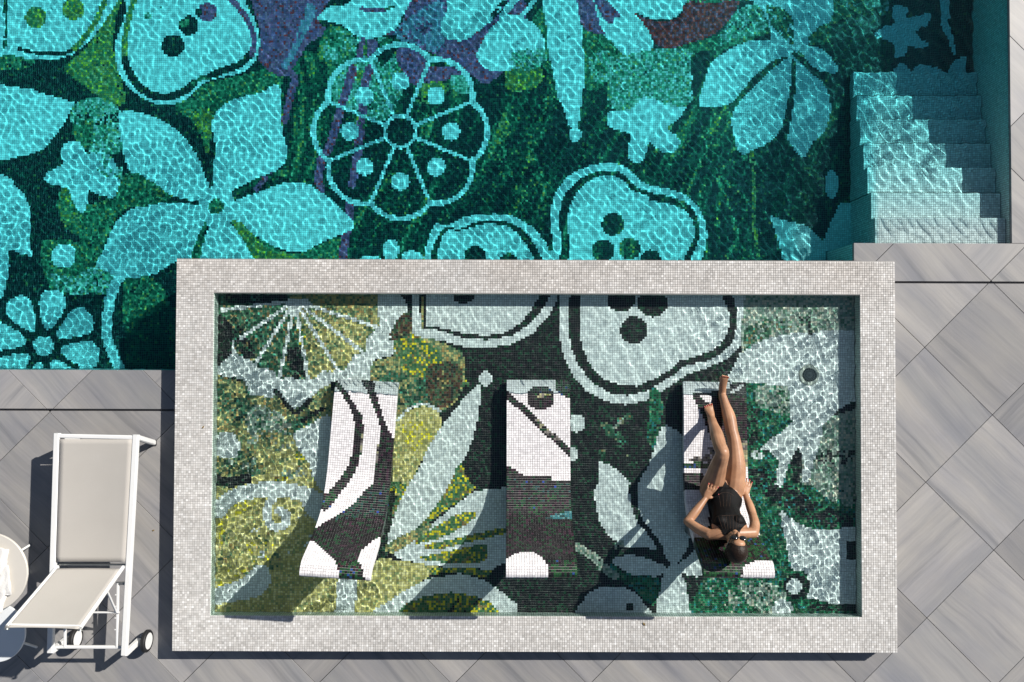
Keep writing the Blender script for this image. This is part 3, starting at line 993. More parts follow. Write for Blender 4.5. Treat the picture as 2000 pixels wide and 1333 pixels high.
# ---- raised basin -----------------------------------------------------
basin = empty('raised_basin', ((X0 + X1) / 2, (Y0 + Y1) / 2, 0))
tag(basin, 'raised shallow pool with pale mosaic rim and patterned floor', 'shallow pool')
bw = MB()
e = .003
zt = Z_RIM - .0035
bw.box((X0 + e, J1 + e, Z_POOL + .001), (X1 - e, Y1 - e, zt))                 # north wall stands in the pool
bw.box((X0 + e, Y0 + e, -.03), (X1 - e, J0 - e, zt))
bw.box((X0 + e, J0 - e + .0005, -.03), (I0 - e, J1 + e - .0005, zt))
bw.box((I1 + e, J0 - e + .0005, -.03), (X1 - e, J1 + e - .0005, zt))
bw.box((X0 + e + .01, YPS - .05, Z_POOL + .001), (X0 + .25, J1 + e - .001, -.031))
o = bw.build('basin_wall', M_GROUT_L); cut_parent(o, basin)
o.cycles.is_caustics_receiver = True
XYr = grid_xy(X0, X1, Y0, Y1)
XYr = XYr[(XYr[:, 0] < I0) | (XYr[:, 0] > I1) | (XYr[:, 1] < J0) | (XYr[:, 1] > J1)]
cr = palette(np.full(len(XYr), 'W'), PAL_STONE)
nz = vnoise(XYr + 40, .28, 5) * .5 + vnoise(XYr + 40, .09, 6) * .5
cr = cr * (.88 + .24 * nz[:, None])
warm = np.clip((XYr[:, 1] - .3) / .6, 0, 1)[:, None] * vnoise(XYr + 9, .5, 8)[:, None]
cr = cr * (1 - warm * np.array([.10, .15, .19]))
o = tile_mesh('rim_mosaic_tiles', np.c_[XYr, np.full(len(XYr), Z_RIM)], (1, 0, 0), (0, 1, 0), (0, 0, 1), cr, M_RIMTILE, None, tilt=.004)
cut_parent(o, basin)
o = build_wall_tiles(None, [
    ((X0, Y0), (1, 0), X1 - X0, .004, Z_RIM - .004, (0, -1)),
    ((X0, Y0), (0, 1), YPS - Y0, .004, Z_RIM - .004, (-1, 0)),
    ((X1, Y0), (0, 1), Y1 - Y0, .004, Z_RIM - .004, (1, 0)),
    ((X0, YPS), (0, 1), Y1 - YPS, Z_WATER - .4, Z_RIM - .004, (-1, 0)),
    ((X0, Y1), (1, 0), XNOTCH - X0, Z_WATER - .4, Z_RIM - .004, (0, 1)),
], PAL_STONE, M_RIMTILE)
cut_parent(o, basin)
o = build_wall_tiles(None, [
    ((I0, J0), (1, 0), I1 - I0, Z_BFLOOR, Z_RIM - .004, (0, 1)),
    ((I0, J1), (1, 0), I1 - I0, Z_BFLOOR, Z_RIM - .004, (0, -1)),
    ((I0, J0), (0, 1), J1 - J0, Z_BFLOOR, Z_RIM - .004, (1, 0)),
    ((I1, J0), (0, 1), J1 - J0, Z_BFLOOR, Z_RIM - .004, (-1, 0)),
], {'W': [(4, (.70, .82, .74)), (3, (.64, .76, .68)), (2, (.76, .86, .80))]})
cut_parent(o, basin)
bf = MB(); sheet(bf, I0 - .002, I1 + .002, J0 - .002, J1 + .002, Z_BFLOOR - .003)
o = bf.build('basin_floor', M_GROUT); cut_parent(o, basin); o.cycles.is_caustics_receiver = True
basin_floor = o

XY = grid_xy(I0, I1, J0, J1)
PX = survey_under(XY, Z_BFLOOR, Z_BWATER)
m = Mosaic(PX, 'D')
C, S, Ln = m.circ, m.poly, m.line
# left side grounds
S('OG', [(415, 730), (520, 760), (640, 740), (660, 800), (640, 960), (520, 960), (415, 960)], 1, sm=False)
S('G', [(425, 740), (480, 745), (500, 800), (560, 820), (620, 800), (600, 850), (470, 830), (425, 800)], .6)
S('G', [(440, 890), (520, 880), (540, 940), (430, 950)], .5)
S('O', [(415, 960), (650, 880), (665, 1000), (680, 1120), (700, 1215), (415, 1215)], 1, sm=False)
S('O', [(500, 880), (640, 850), (650, 960), (560, 960)], .7)
S('YO', [(430, 985), (470, 970), (500, 980), (445, 1030), (430, 1080)], .6)
S('YO', [(500, 1050), (540, 1060), (530, 1100), (470, 1120), (430, 1180), (430, 1130)], .5)
Ln('D', [(425, 938), (455, 942), (482, 935)], 20, .9)
Ln('Y', [(530, 925), (560, 930), (600, 870)], 22, .4)
S('W', [(425, 850), (450, 845), (468, 868), (462, 890), (440, 895), (425, 890)])
S('W', [(645, 815), (612, 826), (576, 846), (580, 872), (602, 906), (612, 935), (640, 965), (660, 900)])
S('OG', [(432, 1040), (470, 1060), (520, 1040), (560, 1060), (540, 1110), (480, 1120), (432, 1110)], .4)
S('S', [(500, 790), (560, 820), (575, 870), (520, 880), (470, 850)], .45)
S('S', [(440, 900), (500, 890), (560, 900), (600, 930), (520, 930)], .4)
for q_ in ((470, 1060), (510, 1085), (590, 1010), (600, 1060), (455, 1100), (500, 1035), (560, 1075)): C('W', q_[0], q_[1], 9, 7, p=.35)
# scroll
Ln('W', [(425, 1000), (448, 975), (500, 958), (560, 958), (610, 972), (645, 995)], 30)
Ln('W', [(600, 970), (620, 1000), (650, 1020)], 34)
Ln('W', [(535, 968), (524, 990), (522, 1014), (536, 1030), (556, 1024), (558, 1004), (544, 998)], 16)
S('W', [(420, 1150), (470, 1132), (500, 1104), (522, 1108), (528, 1138), (505, 1165), (440, 1178), (420, 1178)])
S('W', [(600, 1050), (640, 1060), (650, 1100), (620, 1110)], .5)
# shell fan
S('W', [(418, 612), (460, 622), (452, 690), (424, 716), (424, 732), (476, 742), (490, 772), (530, 777), (546, 768), (572, 802), (602, 782), (622, 762), (655, 745), (726, 748), (730, 704), (772, 692), (766, 652), (792, 622), (797, 598), (780, 570), (418, 570)], sm=False)
S('G', [(425, 570), (560, 570), (590, 590), (600, 745), (575, 735), (545, 742), (530, 722), (500, 716), (490, 702), (462, 692), (455, 662), (450, 630), (425, 612)], sm=False)
S('D', [(440, 570), (560, 570), (560, 592), (440, 594)], .7, sm=False)
S('D', [(455, 640), (480, 650), (500, 700), (465, 690)], .7)
S('D', [(560, 680), (600, 690), (600, 740), (572, 735)], .7)
S('OG', [(560, 570), (736, 570), (741, 640), (716, 660), (713, 690), (691, 692), (671, 726), (632, 724), (612, 742), (596, 735), (580, 600)], sm=False)
S('O', [(610, 640), (700, 620), (715, 665), (665, 720), (620, 720)], .5)
Ln('Y', [(588, 640), (590, 670)], 14, .8)
for tx, ty in ((432, 606), (468, 662), (498, 712), (546, 738), (602, 744), (664, 730), (711, 690), (740, 640)):
    Ln('W', [(576, 588), (tx, ty)], 7, w2=9)
C('W', 592, 592, 16, 9)
Ln('D', [(538, 764), (556, 785), (578, 806), (596, 792), (608, 780)], 9, .85)
Ln('D', [(592, 822), (614, 808), (632, 798)], 9, .85)
# yellow flecked ground
S('OG', [(795, 620), (810, 642), (860, 668), (902, 690), (908, 740), (884, 792), (850, 800), (800, 800), (775, 860), (765, 760), (725, 746), (730, 708), (770, 692), (768, 652)])
S('Y', [(770, 655), (800, 650), (860, 690), (850, 730), (800, 735), (775, 700)], .8)
S('G', [(735, 715), (800, 735), (860, 740), (840, 790), (780, 790), (740, 750)], .7)
S('R', [(835, 720), (890, 710), (905, 745), (880, 790), (840, 790)], .8)
S('R', [(760, 660), (790, 610), (812, 640), (790, 660)], .8)
C('Y', 909, 752, 8, p=.8)
S('O', [(772, 830), (800, 802), (830, 794), (856, 807), (863, 830), (842, 870), (818, 912), (802, 948), (770, 960)])
S('YO', [(785, 830), (835, 825), (840, 860), (800, 890)], .6)
Ln('W', [(776, 822), (800, 798), (830, 790), (858, 802)], 5, .7)
Ln('Y', [(770, 950), (790, 960), (775, 1000)], 20, .8)
# tall white blade and its fan
S('W', [(938, 752), (915, 770), (880, 810), (845, 860), (815, 920), (790, 960), (770, 1010), (755, 1070), (795, 1050), (832, 1012), (862, 984), (886, 945), (906, 900), (926, 850), (936, 800)])
C('W', 949, 740, 13, 15)
S('Y', [(898, 906), (912, 932), (928, 955), (905, 972), (880, 990), (850, 1012), (812, 1040), (842, 1000), (872, 958)])
S('W', [(765, 1070), (850, 1018), (925, 960), (1000, 950), (1000, 1112), (940, 1112), (850, 1106), (775, 1092)], sm=False)
S('OG', [(750, 1072), (775, 1052), (830, 1026), (845, 1030), (800, 1062), (770, 1080)])
S('Y', [(822, 1048), (870, 1018), (905, 1002), (932, 1006), (902, 1030), (862, 1050), (815, 1062)])
S('Y', [(830, 1066), (890, 1052), (990, 1030), (990, 1042), (930, 1056), (850, 1074)])
S('Y', [(820, 1090), (880, 1076), (945, 1064), (952, 1086), (932, 1100), (880, 1100)])
S('O', [(740, 1090), (790, 1096), (852, 1106), (868, 1112), (840, 1124), (770, 1172), (720, 1200), (680, 1215), (690, 1130), (725, 1110)], sm=False)
S('Y', [(840, 1112), (870, 1108), (990, 1118), (990, 1135), (950, 1128), (880, 1118), (845, 1122)], .9)
S('O', [(580, 1215), (640, 1128), (662, 1136), (655, 1215)], sm=False)
S('W', [(660, 1125), (700, 1128), (690, 1215), (652, 1215)], sm=False)
S('D', [(985, 1100), (1010, 1130), (1020, 1215), (990, 1180), (950, 1135)], .9)
S('W', [(700, 1212), (780, 1160), (840, 1130), (900, 1120), (950, 1135), (992, 1165), (1020, 1212)], sm=False)
S('Y', [(760, 1212), (792, 1180), (832, 1164), (882, 1157), (930, 1165), (960, 1178), (985, 1212)], sm=False)
S('D', [(800, 1178), (880, 1160), (930, 1168), (955, 1190), (800, 1200)], .25)
# outlined leaf, top
S('W', [(806, 560), (806, 652), (812, 657), (860, 665), (902, 677), (950, 681), (1000, 673), (1042, 650), (1070, 620), (1088, 585), (1094, 560)], sm=False)
S('D', [(820, 560), (821, 642), (860, 646), (902, 660), (950, 664), (1000, 656), (1034, 634), (1055, 610), (1072, 585), (1080, 560)], sm=False)
S('W', [(832, 560), (832, 638), (870, 642), (904, 652), (950, 656), (990, 649), (1018, 630), (1038, 606), (1052, 580), (1056, 560)], sm=False)
Ln('OG', [(826, 585), (826, 640)], 7)
C('D', 905, 580, 20, 13)
# big half fruit
S('W', [(1096, 560), (1091, 640), (1099, 690), (1116, 730), (1146, 766), (1181, 784), (1222, 791), (1262, 783), (1292, 766), (1322, 746), (1340, 732), (1382, 718), (1422, 702), (1444, 680), (1457, 640), (1456, 560)], sm=False)
S('D', [(1114, 560), (1110, 640), (1116, 682), (1131, 716), (1156, 746), (1190, 768), (1226, 773), (1262, 765), (1300, 742), (1322, 730), (1332, 716), (1382, 705), (1412, 690), (1432, 665), (1440, 630), (1437, 600), (1426, 560)], sm=False)
S('W', [(1135, 560), (1131, 640), (1137, 676), (1151, 711), (1176, 740), (1210, 752), (1246, 755), (1282, 738), (1312, 722), (1328, 704), (1340, 702), (1380, 690), (1406, 675), (1421, 650), (1427, 620), (1418, 596), (1400, 560)], sm=False)
C('D', 1213, 583, 28, 27); C('D', 1275, 592, 29, 28); C('D', 1238, 645, 27)
# right side
S('S', [(1458, 560), (1700, 560), (1700, 655), (1590, 650), (1530, 655), (1478, 672), (1446, 695), (1448, 640)], 1, sm=False)
S('G', [(1460, 640), (1520, 620), (1540, 640), (1480, 665), (1455, 690)], .6)
S('D', [(1505, 615), (1540, 620), (1580, 612), (1582, 640), (1545, 642), (1505, 640)], .45, sm=False)
S('G', [(1505, 618), (1580, 614), (1580, 640), (1505, 640)], .35, sm=False)
S('E', [(1440, 740), (1545, 752), (1552, 830), (1500, 880), (1470, 950), (1440, 1000)], 1, sm=False)
S('S', [(1478, 755), (1545, 755), (1540, 810), (1500, 800), (1480, 790)], .75)
S('D', [(1450, 800), (1490, 800), (1480, 860), (1445, 870)], .5)
S('S', [(1580, 830), (1700, 790), (1700, 960), (1560, 950)], .95, sm=False)
S('E', [(1440, 960), (1520, 940), (1600, 950), (1700, 960), (1700, 1215), (1330, 1215), (1380, 1120), (1500, 1120), (1460, 1000)], 1, sm=False)
S('E', [(1440, 880), (1530, 880), (1540, 960), (1440, 990)], .9)
S('D', [(1470, 915), (1540, 945), (1600, 985), (1660, 1010), (1660, 1040), (1590, 1020), (1520, 985), (1470, 945)], .6)
S('D', [(1490, 880), (1545, 890), (1530, 910), (1490, 905)], .5)
S('S', [(1595, 900), (1700, 890), (1700, 990), (1630, 980), (1590, 950)], .7)
S('D', [(1600, 885), (1700, 880), (1700, 905), (1605, 905)], .6)
S('S', [(1360, 1130), (1420, 1140), (1470, 1215), (1440, 1215), (1390, 1160)], .35)
S('S', [(1440, 1135), (1530, 1150), (1520, 1215), (1480, 1200)], .6)
S('W', [(1446, 692), (1480, 668), (1530, 653), (1590, 648), (1700, 645), (1700, 730), (1672, 780), (1640, 800), (1608, 832), (1600, 872), (1590, 902), (1580, 942), (1566, 942), (1570, 902), (1560, 872), (1546, 896), (1526, 952), (1514, 946), (1521, 902), (1500, 880), (1484, 880), (1500, 860), (1530, 842), (1546, 826), (1540, 752), (1460, 750), (1436, 756), (1420, 738)], sm=False)
C('W', 1480, 890, 12, 10, p=.8); C('D', 1582, 650, 5)
S('W', [(1524, 998), (1556, 1020), (1602, 1036), (1700, 1040), (1700, 1176), (1592, 1172), (1577, 1160), (1577, 1122), (1547, 1110), (1535, 1060)])
S('D', [(1654, 1058), (1672, 1058), (1672, 1092), (1654, 1092)], sm=False)
C('D', 1556, 1146, 25, 24, p=.85); C('W', 1552, 1146, 15); C('W', 1529, 1190, 19)
S('D', [(1580, 1178), (1700, 1180), (1700, 1192), (1580, 1192)], .7, sm=False)
Ln('E', [(1278, 770), (1282, 800), (1276, 850), (1290, 880)], 24, .95)
Ln('G', [(1180, 830), (1205, 850), (1240, 900)], 14, .6)
for q in ((1212, 822), (1190, 848), (1176, 884), (1215, 870), (1228, 812)): C('G', q[0], q[1], 7, p=.7)
Ln('S', [(1200, 835), (1222, 812)], 6, .8)
C('W', 1127, 827, 16, 18); C('W', 1117, 888, 11, 14)
# flower between the loungers
S('W', [(1296, 832), (1279, 870), (1266, 910), (1247, 945), (1246, 990), (1262, 1030), (1288, 1068), (1308, 1100), (1326, 1095), (1346, 1060), (1352, 1000), (1345, 900), (1332, 850)])
S('W', [(1169, 903), (1200, 914), (1231, 944), (1233, 970), (1246, 1010), (1264, 1034), (1284, 1072), (1260, 1070), (1220, 1068), (1181, 1036), (1166, 1000), (1161, 960), (1170, 936)])
S('W', [(1195, 1096), (1214, 1086), (1246, 1086), (1276, 1096), (1302, 1110), (1284, 1126), (1250, 1127), (1220, 1116)])
S('W', [(1130, 1212), (1144, 1166), (1170, 1149), (1206, 1145), (1236, 1155), (1256, 1176), (1270, 1212)])
C('D', 1230, 1186, 7, 8)
S('W', [(1312, 1100), (1292, 1135), (1284, 1215), (1344, 1215), (1341, 1150), (1326, 1112)])
S('W', [(1318, 1108), (1350, 1082), (1372, 1060), (1372, 1122), (1340, 1122)])
Ln('D', [(1232, 950), (1244, 1005), (1268, 1040), (1292, 1072)], 10)
S('E', [(1195, 1100), (1222, 1120), (1286, 1132), (1280, 1180), (1258, 1172), (1236, 1150), (1190, 1120)], .95)
Ln('S', [(1128, 1068), (1155, 1085), (1180, 1110), (1200, 1125)], 16, .8)
Ln('S', [(1200, 1068), (1215, 1062)], 12, .7)
C('W', 1000, 1190, 12, 18)
cols = palette(m.c, PAL_BASIN)
o = tile_mesh('mosaic_tiles', np.c_[XY, np.full(len(XY), Z_BFLOOR)], (1, 0, 0), (0, 1, 0), (0, 0, 1), cols, M_TILE, None, half=.0095, sides=False)
cut_parent(o, basin)

# drain fitting in the basin floor
dc = to_plane([[1581, 733]], Z_BFLOOR + .012, Z_BWATER)[0]
dr = empty('drain_cover', (dc[0], dc[1], Z_BFLOOR))
tag(dr, 'round metal drain cover with radial grille on the shallow pool floor', 'drain cover')
M_GUN = simple('worn_metal', (.46, .47, .42), .5, .4, metal=.0, var=.35, bscale=60)
mb = MB()
nseg = 48
v, f = [], []
for rr, zz in ((.094, .001), (.092, .011), (.085, .016), (.066, .013), (.063, .004)):
    for a in np.linspace(0, 2 * math.pi, nseg, endpoint=False):
        v.append((rr * math.cos(a), rr * math.sin(a), zz))
for i in range(4):
    for k in range(nseg):
        f.append((i * nseg + k, i * nseg + (k + 1) % nseg, (i + 1) * nseg + (k + 1) % nseg, (i + 1) * nseg + k))
mb.add(v, f); mb.build('flange', M_GUN, dr, True).cycles.is_caustics_receiver = True
MB().disc((0, 0, .0), .064, .003).build('sump', simple('sump_grey', (.20, .215, .19), .7, .3, var=.2), dr)
mb = MB()
mb.tube([(.045 * math.cos(a), .045 * math.sin(a), .011) for a in np.linspace(0, 2 * math.pi, 37)], .0038, 6)
mb.tube([(.024 * math.cos(a), .024 * math.sin(a), .012) for a in np.linspace(0, 2 * math.pi, 25)], .0034, 6)
mb.build('grille_ring', M_GUN, dr)
for k in range(18):
    a = k * math.pi / 9
    mb = MB().bar((.004 * math.cos(a), .004 * math.sin(a), .011), (.064 * math.cos(a), .064 * math.sin(a), .011), .0048, .004)
    mb.build('grille_spoke', M_GUN, dr)

# ---- water ------------------------------------------------------------
CLEAR = 1.07      # evens out light the caustic solver drops at the refracting surface
def water_material(name, k):
    """clear water: what it lets through falls with its depth"""
    m, nt, p = new_mat(name)
    nt.nodes.remove(p)
    gl = nt.nodes.new('ShaderNodeBsdfGlass')
    gl.inputs['IOR'].default_value = N_WATER
    gl.inputs['Roughness'].default_value = 0
    at = nt.nodes.new('ShaderNodeAttribute'); at.attribute_name = 'water_depth'
    cb = nt.nodes.new('ShaderNodeCombineColor')
    for i, kk in enumerate(k):
        mu = nt.nodes.new('ShaderNodeMath'); mu.operation = 'MULTIPLY'; mu.inputs[1].default_value = -kk
        ex = nt.nodes.new('ShaderNodeMath'); ex.operation = 'EXPONENT'
        nt.links.new(at.outputs['Fac'], mu.inputs[0]); nt.links.new(mu.outputs[0], ex.inputs[0])
        gn = nt.nodes.new('ShaderNodeMath'); gn.operation = 'MULTIPLY'; gn.inputs[1].default_value = CLEAR
        nt.links.new(ex.outputs[0], gn.inputs[0]); nt.links.new(gn.outputs[0], cb.inputs[i])
    nt.links.new(cb.outputs[0], gl.inputs['Color'])
    nt.links.new(gl.outputs[0], nt.nodes['Material Output'].inputs['Surface'])
    return m

def waves(X, Y, seed, n, l0, l1, slope, bias=None, pw=1.0):
    r = np.random.default_rng(seed)
    Z = np.zeros_like(X)
    for _ in range(n):
        l = l0 * (l1 / l0) ** (r.random() ** pw)
        a = r.uniform(0, 2 * math.pi) if bias is None else r.normal(bias[0], bias[1])
        k = 2 * math.pi / l
        # wandering crests
        ph = r.uniform(0, 6.28) + .8 * np.sin(X * r.uniform(.8, 2.6) + r.uniform(0, 6)) + .8 * np.sin(Y * r.uniform(.8, 2.6) + r.uniform(0, 6))
        Z += slope / k / math.sqrt(n) * np.sin(k * (X * math.cos(a) + Y * math.sin(a)) + ph)
    return Z

def water_sheet(name, gx, gy, zfun, depth_fun, mat, parent=None, drop=None):
    X, Y = np.meshgrid(gx, gy)
    V = np.stack([X, Y, zfun(X, Y)], -1).reshape(-1, 3)
    i = np.arange(X.size).reshape(X.shape)
    Fq = np.stack([i[:-1, :-1], i[:-1, 1:], i[1:, 1:], i[1:, :-1]], -1).reshape(-1, 4)
    dep = depth_fun(X, Y).ravel()
    if drop is not None:
        c = V[Fq].mean(1)
        Fq = Fq[~drop(c[:, 0], c[:, 1])]
        used = np.unique(Fq)
        new = np.zeros(len(V), int); new[used] = np.arange(len(used))
        V, Fq, dep = V[used], new[Fq], dep[used]
    o = mesh_np(name, V, Fq, mat, parent, smooth=True)
    at = o.data.attributes.new('water_depth', 'FLOAT', 'POINT')
    at.data.foreach_set('value', dep.astype(np.float32))
    o.cycles.is_caustics_caster = True
    return o

def pool_waves(X, Y):
    left = np.clip((1.5 - X) / 5.0, 0, 1)
    edge = np.clip(np.minimum(X + 5.25, 4.3 - Y) / .25, 0, 1)
    patch = .30 + 1.4 * vnoise(np.stack([X.ravel() + 30, Y.ravel() + 30], -1), .75, 31).reshape(X.shape)
    z = waves(X, Y, 11, 26, .085, .26, .0105)
    z = z + patch * waves(X, Y, 12, 24, .054, .095, .0130, (.8, .7))
    z = z + left * patch * waves(X, Y, 13, 26, .050, .070, .0105)
    st = np.clip((X - XSL + .5) / .4, 0, 1)
    calm = 1 - st * (1 - np.clip((Y - YPE) / .6, .15, 1))
    z = z + st * waves(X, Y, 14, 18, .065, .13, .040, (.75, .35))
    return Z_WATER + z * edge * calm

def pool_depth(X, Y):
    d = np.full_like(X, Z_WATER - Z_POOL)
    ys = np.array([STEP_Y[0] - .3] + [(STEP_Y[k] + STEP_Y[k + 1]) / 2 for k in range(NSTEP)] + [STEP_Y[-1] + .12])
    zs = np.array([.12] + [Z_WATER - z + .02 for z in STEP_Z] + [Z_WATER - Z_POOL])
    t = np.interp(Y, ys, zs)
    w = np.clip((X - (XSL - .10)) / .12, 0, 1)
    return d * (1 - w) + t * w

M_POOLW = water_material('pool_water', (1.30, .095, .04))
dense_x = np.arange(-5.25, XWALL + .0005, .0085)
gx = np.concatenate([np.linspace(XPL - .002, dense_x[0] - .05, 30), dense_x, [XWALL + .0015]])
gy = np.concatenate([np.arange(YPS - .001, 4.3, .0085), np.linspace(4.35, YPN + .002, 20)])
o = water_sheet('water', gx, gy, pool_waves, pool_depth, M_POOLW,
                drop=lambda x, y: ((x > X0 + .03) & (y < Y1 - .06) & (x < XNOTCH + .03)) | ((x > XNOTCH + .03) & (y < YPE - .02)))
tag(o, kind='structure')

def basin_waves(X, Y):
    xs = [I0, -2.2, -1.2, -.7, -.2, .6, 1.4, 2.1, 2.5, I1]
    chop = np.interp(X, xs, [1.3, 1.2, .9, .45, .30, .28, .32, .70, .95, 1.0])
    chop = chop * (.75 + .5 * vnoise(np.stack([X.ravel() + 20, Y.ravel() + 20], -1), .5, 3).reshape(X.shape))
    z = waves(X, Y, 21, 20, .10, .32, .045)
    z = z + chop * waves(X, Y, 22, 34, .034, .09, .115)
    z = z + np.interp(X, xs, [.2, .2, .3, .2, .2, .5, .7, .9, 1, 1]) * waves(X, Y, 23, 14, .09, .2, .05, (.5, .6))
    return Z_BWATER + z

M_BASINW = water_material('basin_water', (.8, .06, .14))
gx = np.arange(I0 - .002, I1 + .006, .0082)
gy = np.arange(J0 - .002, J1 + .006, .0082)
o = water_sheet('basin_water', gx, gy, basin_waves, lambda X, Y: np.full_like(X, Z_BWATER - Z_BFLOOR), M_BASINW)
cut_parent(o, basin)

# ================================================================== MOSAIC LOUNGERS
PROF_PX = [(742, .128), (768, .163), (792, .177), (842, .193), (900, .21), (930, .23), (960, .27), (990, .33), (1010, .40), (1030, .50), (1060, .67), (1095, .89), (1110, .935), (1122, .95)]
ref = [to_plane([[1055, y]], z)[0, 1] for y, z in PROF_PX]
PROF = [(ref[0] - y, z) for y, (_, z) in zip(ref, PROF_PX)]
LW = .567
LT = .075

def resample(pts, step):
    pts = np.asarray(pts, float)
    # catmull-rom
    P = np.vstack([2 * pts[0] - pts[1], pts, 2 * pts[-1] - pts[-2]])
    o = []
    for i in range(1, len(P) - 2):
        for t in np.linspace(0, 1, 14, endpoint=False):
            a, b, c, d = P[i - 1], P[i], P[i + 1], P[i + 2]
            o.append(.5 * (2 * b + (c - a) * t + (2 * a - 5 * b + 4 * c - d) * t ** 2 + (3 * b - a - 3 * c + d) * t ** 3))
    o = np.array(o + [pts[-1]])
    for _ in range(3):
        o[1:-1] = .25 * o[:-2] + .5 * o[1:-1] + .25 * o[2:]
    l = np.r_[0, np.cumsum(np.linalg.norm(np.diff(o, axis=0), axis=1))]
    n = int(round(l[-1] / step))
    q = np.linspace(0, l[-1], n + 1)
    return np.stack([np.interp(q, l, o[:, 0]), np.interp(q, l, o[:, 1])], -1)

def lounger_line(foot, head):
    a = to_plane([foot], PROF_PX[0][1])[0]
    b = to_plane([head], PROF_PX[-1][1])[0]
    d = b - a
    L = np.linalg.norm(d)
    return a, d / L, L

def mosaic_lounger(foot, head, paint, label):
    a, d, L = lounger_line(foot, head)
    lat = np.array([-d[1], d[0]])
    sc_ = L / PROF[-1][0]
    prof = [(s * sc_, z) for s, z in PROF]
    s1, z1 = prof[-1]
    prof += [(s1 + .022, z1 - .006), (s1 + .036, z1 - .022), (s1 + .040, z1 - .044)]
    pr = resample(prof, PITCH)
    n = len(pr)
    t = np.gradient(pr, axis=0)
    t /= np.linalg.norm(t, axis=1, keepdims=True)
    nn = np.stack([-t[:, 1], t[:, 0]], -1)
    def W3(sz, off):
        sz = np.asarray(sz); off = np.asarray(off)
        return np.stack([a[0] + d[0] * sz[:, 0] + lat[0] * off, a[1] + d[1] * sz[:, 0] + lat[1] * off, sz[:, 1]], -1)
    mid = a + d * L * .55
    root = empty('mosaic_lounger', (mid[0], mid[1], Z_BFLOOR))
    tag(root, label, 'lounger', 'curved mosaic loungers standing in the shallow pool')
    # body
    top = pr - nn * .0035
    bot = pr - nn * LT
    nose = np.clip((np.arange(n) - (n - 7)) / 6, 0, 1)[:, None]
    bot = bot * (1 - nose) + (top - nn * .03) * nose
    bot[:, 1] = np.maximum(bot[:, 1], Z_BFLOOR + .001)
    h = LW / 2 - .0035
    R = [W3(top, np.full(n, -h)), W3(top, np.full(n, h)), W3(bot, np.full(n, h)), W3(bot, np.full(n, -h))]
    V = np.stack(R, 1).reshape(-1, 3)
    Fq = []
    for i in range(n - 1):
        for k in range(4):
            Fq.append((i * 4 + k, (i + 1) * 4 + k, (i + 1) * 4 + (k + 1) % 4, i * 4 + (k + 1) % 4))
    Fq += [(0, 1, 2, 3), tuple((n - 1) * 4 + k for k in (3, 2, 1, 0))]
    mb = MB(); mb.add(V, Fq)
    o = mb.build('slab_body', M_GROUT_L); cut_parent(o, root); o.cycles.is_caustics_receiver = True
    # pedestal under the seat
    ip = [i for i in range(n) if L * .26 < pr[i, 0] < L * .87]
    mb = MB()
    v = []
    hp = LW / 2 - .05
    for i in ip:
        zt_ = bot[i, 1] + .01
        v += [tuple(W3([(bot[i, 0], zt_)], [-hp])[0]), tuple(W3([(bot[i, 0], zt_)], [hp])[0]), tuple(W3([(bot[i, 0], Z_BFLOOR + .001)], [hp])[0]), tuple(W3([(bot[i, 0], Z_BFLOOR + .001)], [-hp])[0])]
    f = []
    for i in range(len(ip) - 1):
        for k in range(4):
            f.append((i * 4 + k, (i + 1) * 4 + k, (i + 1) * 4 + (k + 1) % 4, i * 4 + (k + 1) % 4))
    e_ = (len(ip) - 1) * 4
    f += [(0, 1, 2, 3), (e_ + 3, e_ + 2, e_ + 1, e_)]
    mb.add(v, f)
    o = mb.build('pedestal', M_GROUT); cut_parent(o, root); o.cycles.is_caustics_receiver = True
    # tiles
    pc = (pr[:-1] + pr[1:]) / 2
    tt = pr[1:] - pr[:-1]; tt /= np.linalg.norm(tt, axis=1, keepdims=True)
    nc = np.stack([-tt[:, 1], tt[:, 0]], -1)
    cols_ = np.arange(-LW / 2 + PITCH / 2, LW / 2, PITCH)
    rows = len(pc)
    I, J = np.meshgrid(np.arange(rows), np.arange(len(cols_)), indexing='ij')
    I, J = I.ravel(), J.ravel()
    Ct = W3(pc[I], cols_[J])
    lat3 = np.array([lat[0], lat[1], 0.])
    T3 = np.stack([d[0] * tt[:, 0], d[1] * tt[:, 0], tt[:, 1]], -1)
    N3 = np.stack([d[0] * nc[:, 0], d[1] * nc[:, 0], nc[:, 1]], -1)
    mm = Mosaic(survey(Ct), 'W')
    paint(mm)
    cl = mm.c.copy()
    Cs, Us, Vs, Ns, Cc = [Ct], [np.tile(-lat3, (len(Ct), 1))], [T3[I]], [N3[I]], [cl]
    grid = cl.reshape(rows, len(cols_))
    for sgn, col in ((-1, 0), (1, -1)):
        for q in (.0115, .0325, .0535):
            ok = (pc - nc * (q + .0085))[:, 1] > Z_BFLOOR + .002
            c = W3((pc - nc * q)[ok], np.full(ok.sum(), sgn * LW / 2))
            Cs.append(c)
            nv = lat3 * sgn
            Us.append(T3[ok]); Ns.append(np.tile(nv, (len(c), 1)))
            Vs.append(np.cross(Ns[-1], Us[-1])); Cc.append(grid[ok, col])
    Cc = np.concatenate(Cc)
    Uu, Vv, Nn = np.vstack(Us), np.vstack(Vs), np.vstack(Ns)
    Uu = np.cross(Vv, Nn)
    o = tile_mesh('mosaic_tiles', np.vstack(Cs), Uu, Vv, Nn, palette(Cc, PAL_LOUNGE), M_TILE, None, tilt=.005)
    cut_parent(o, root)
    return root

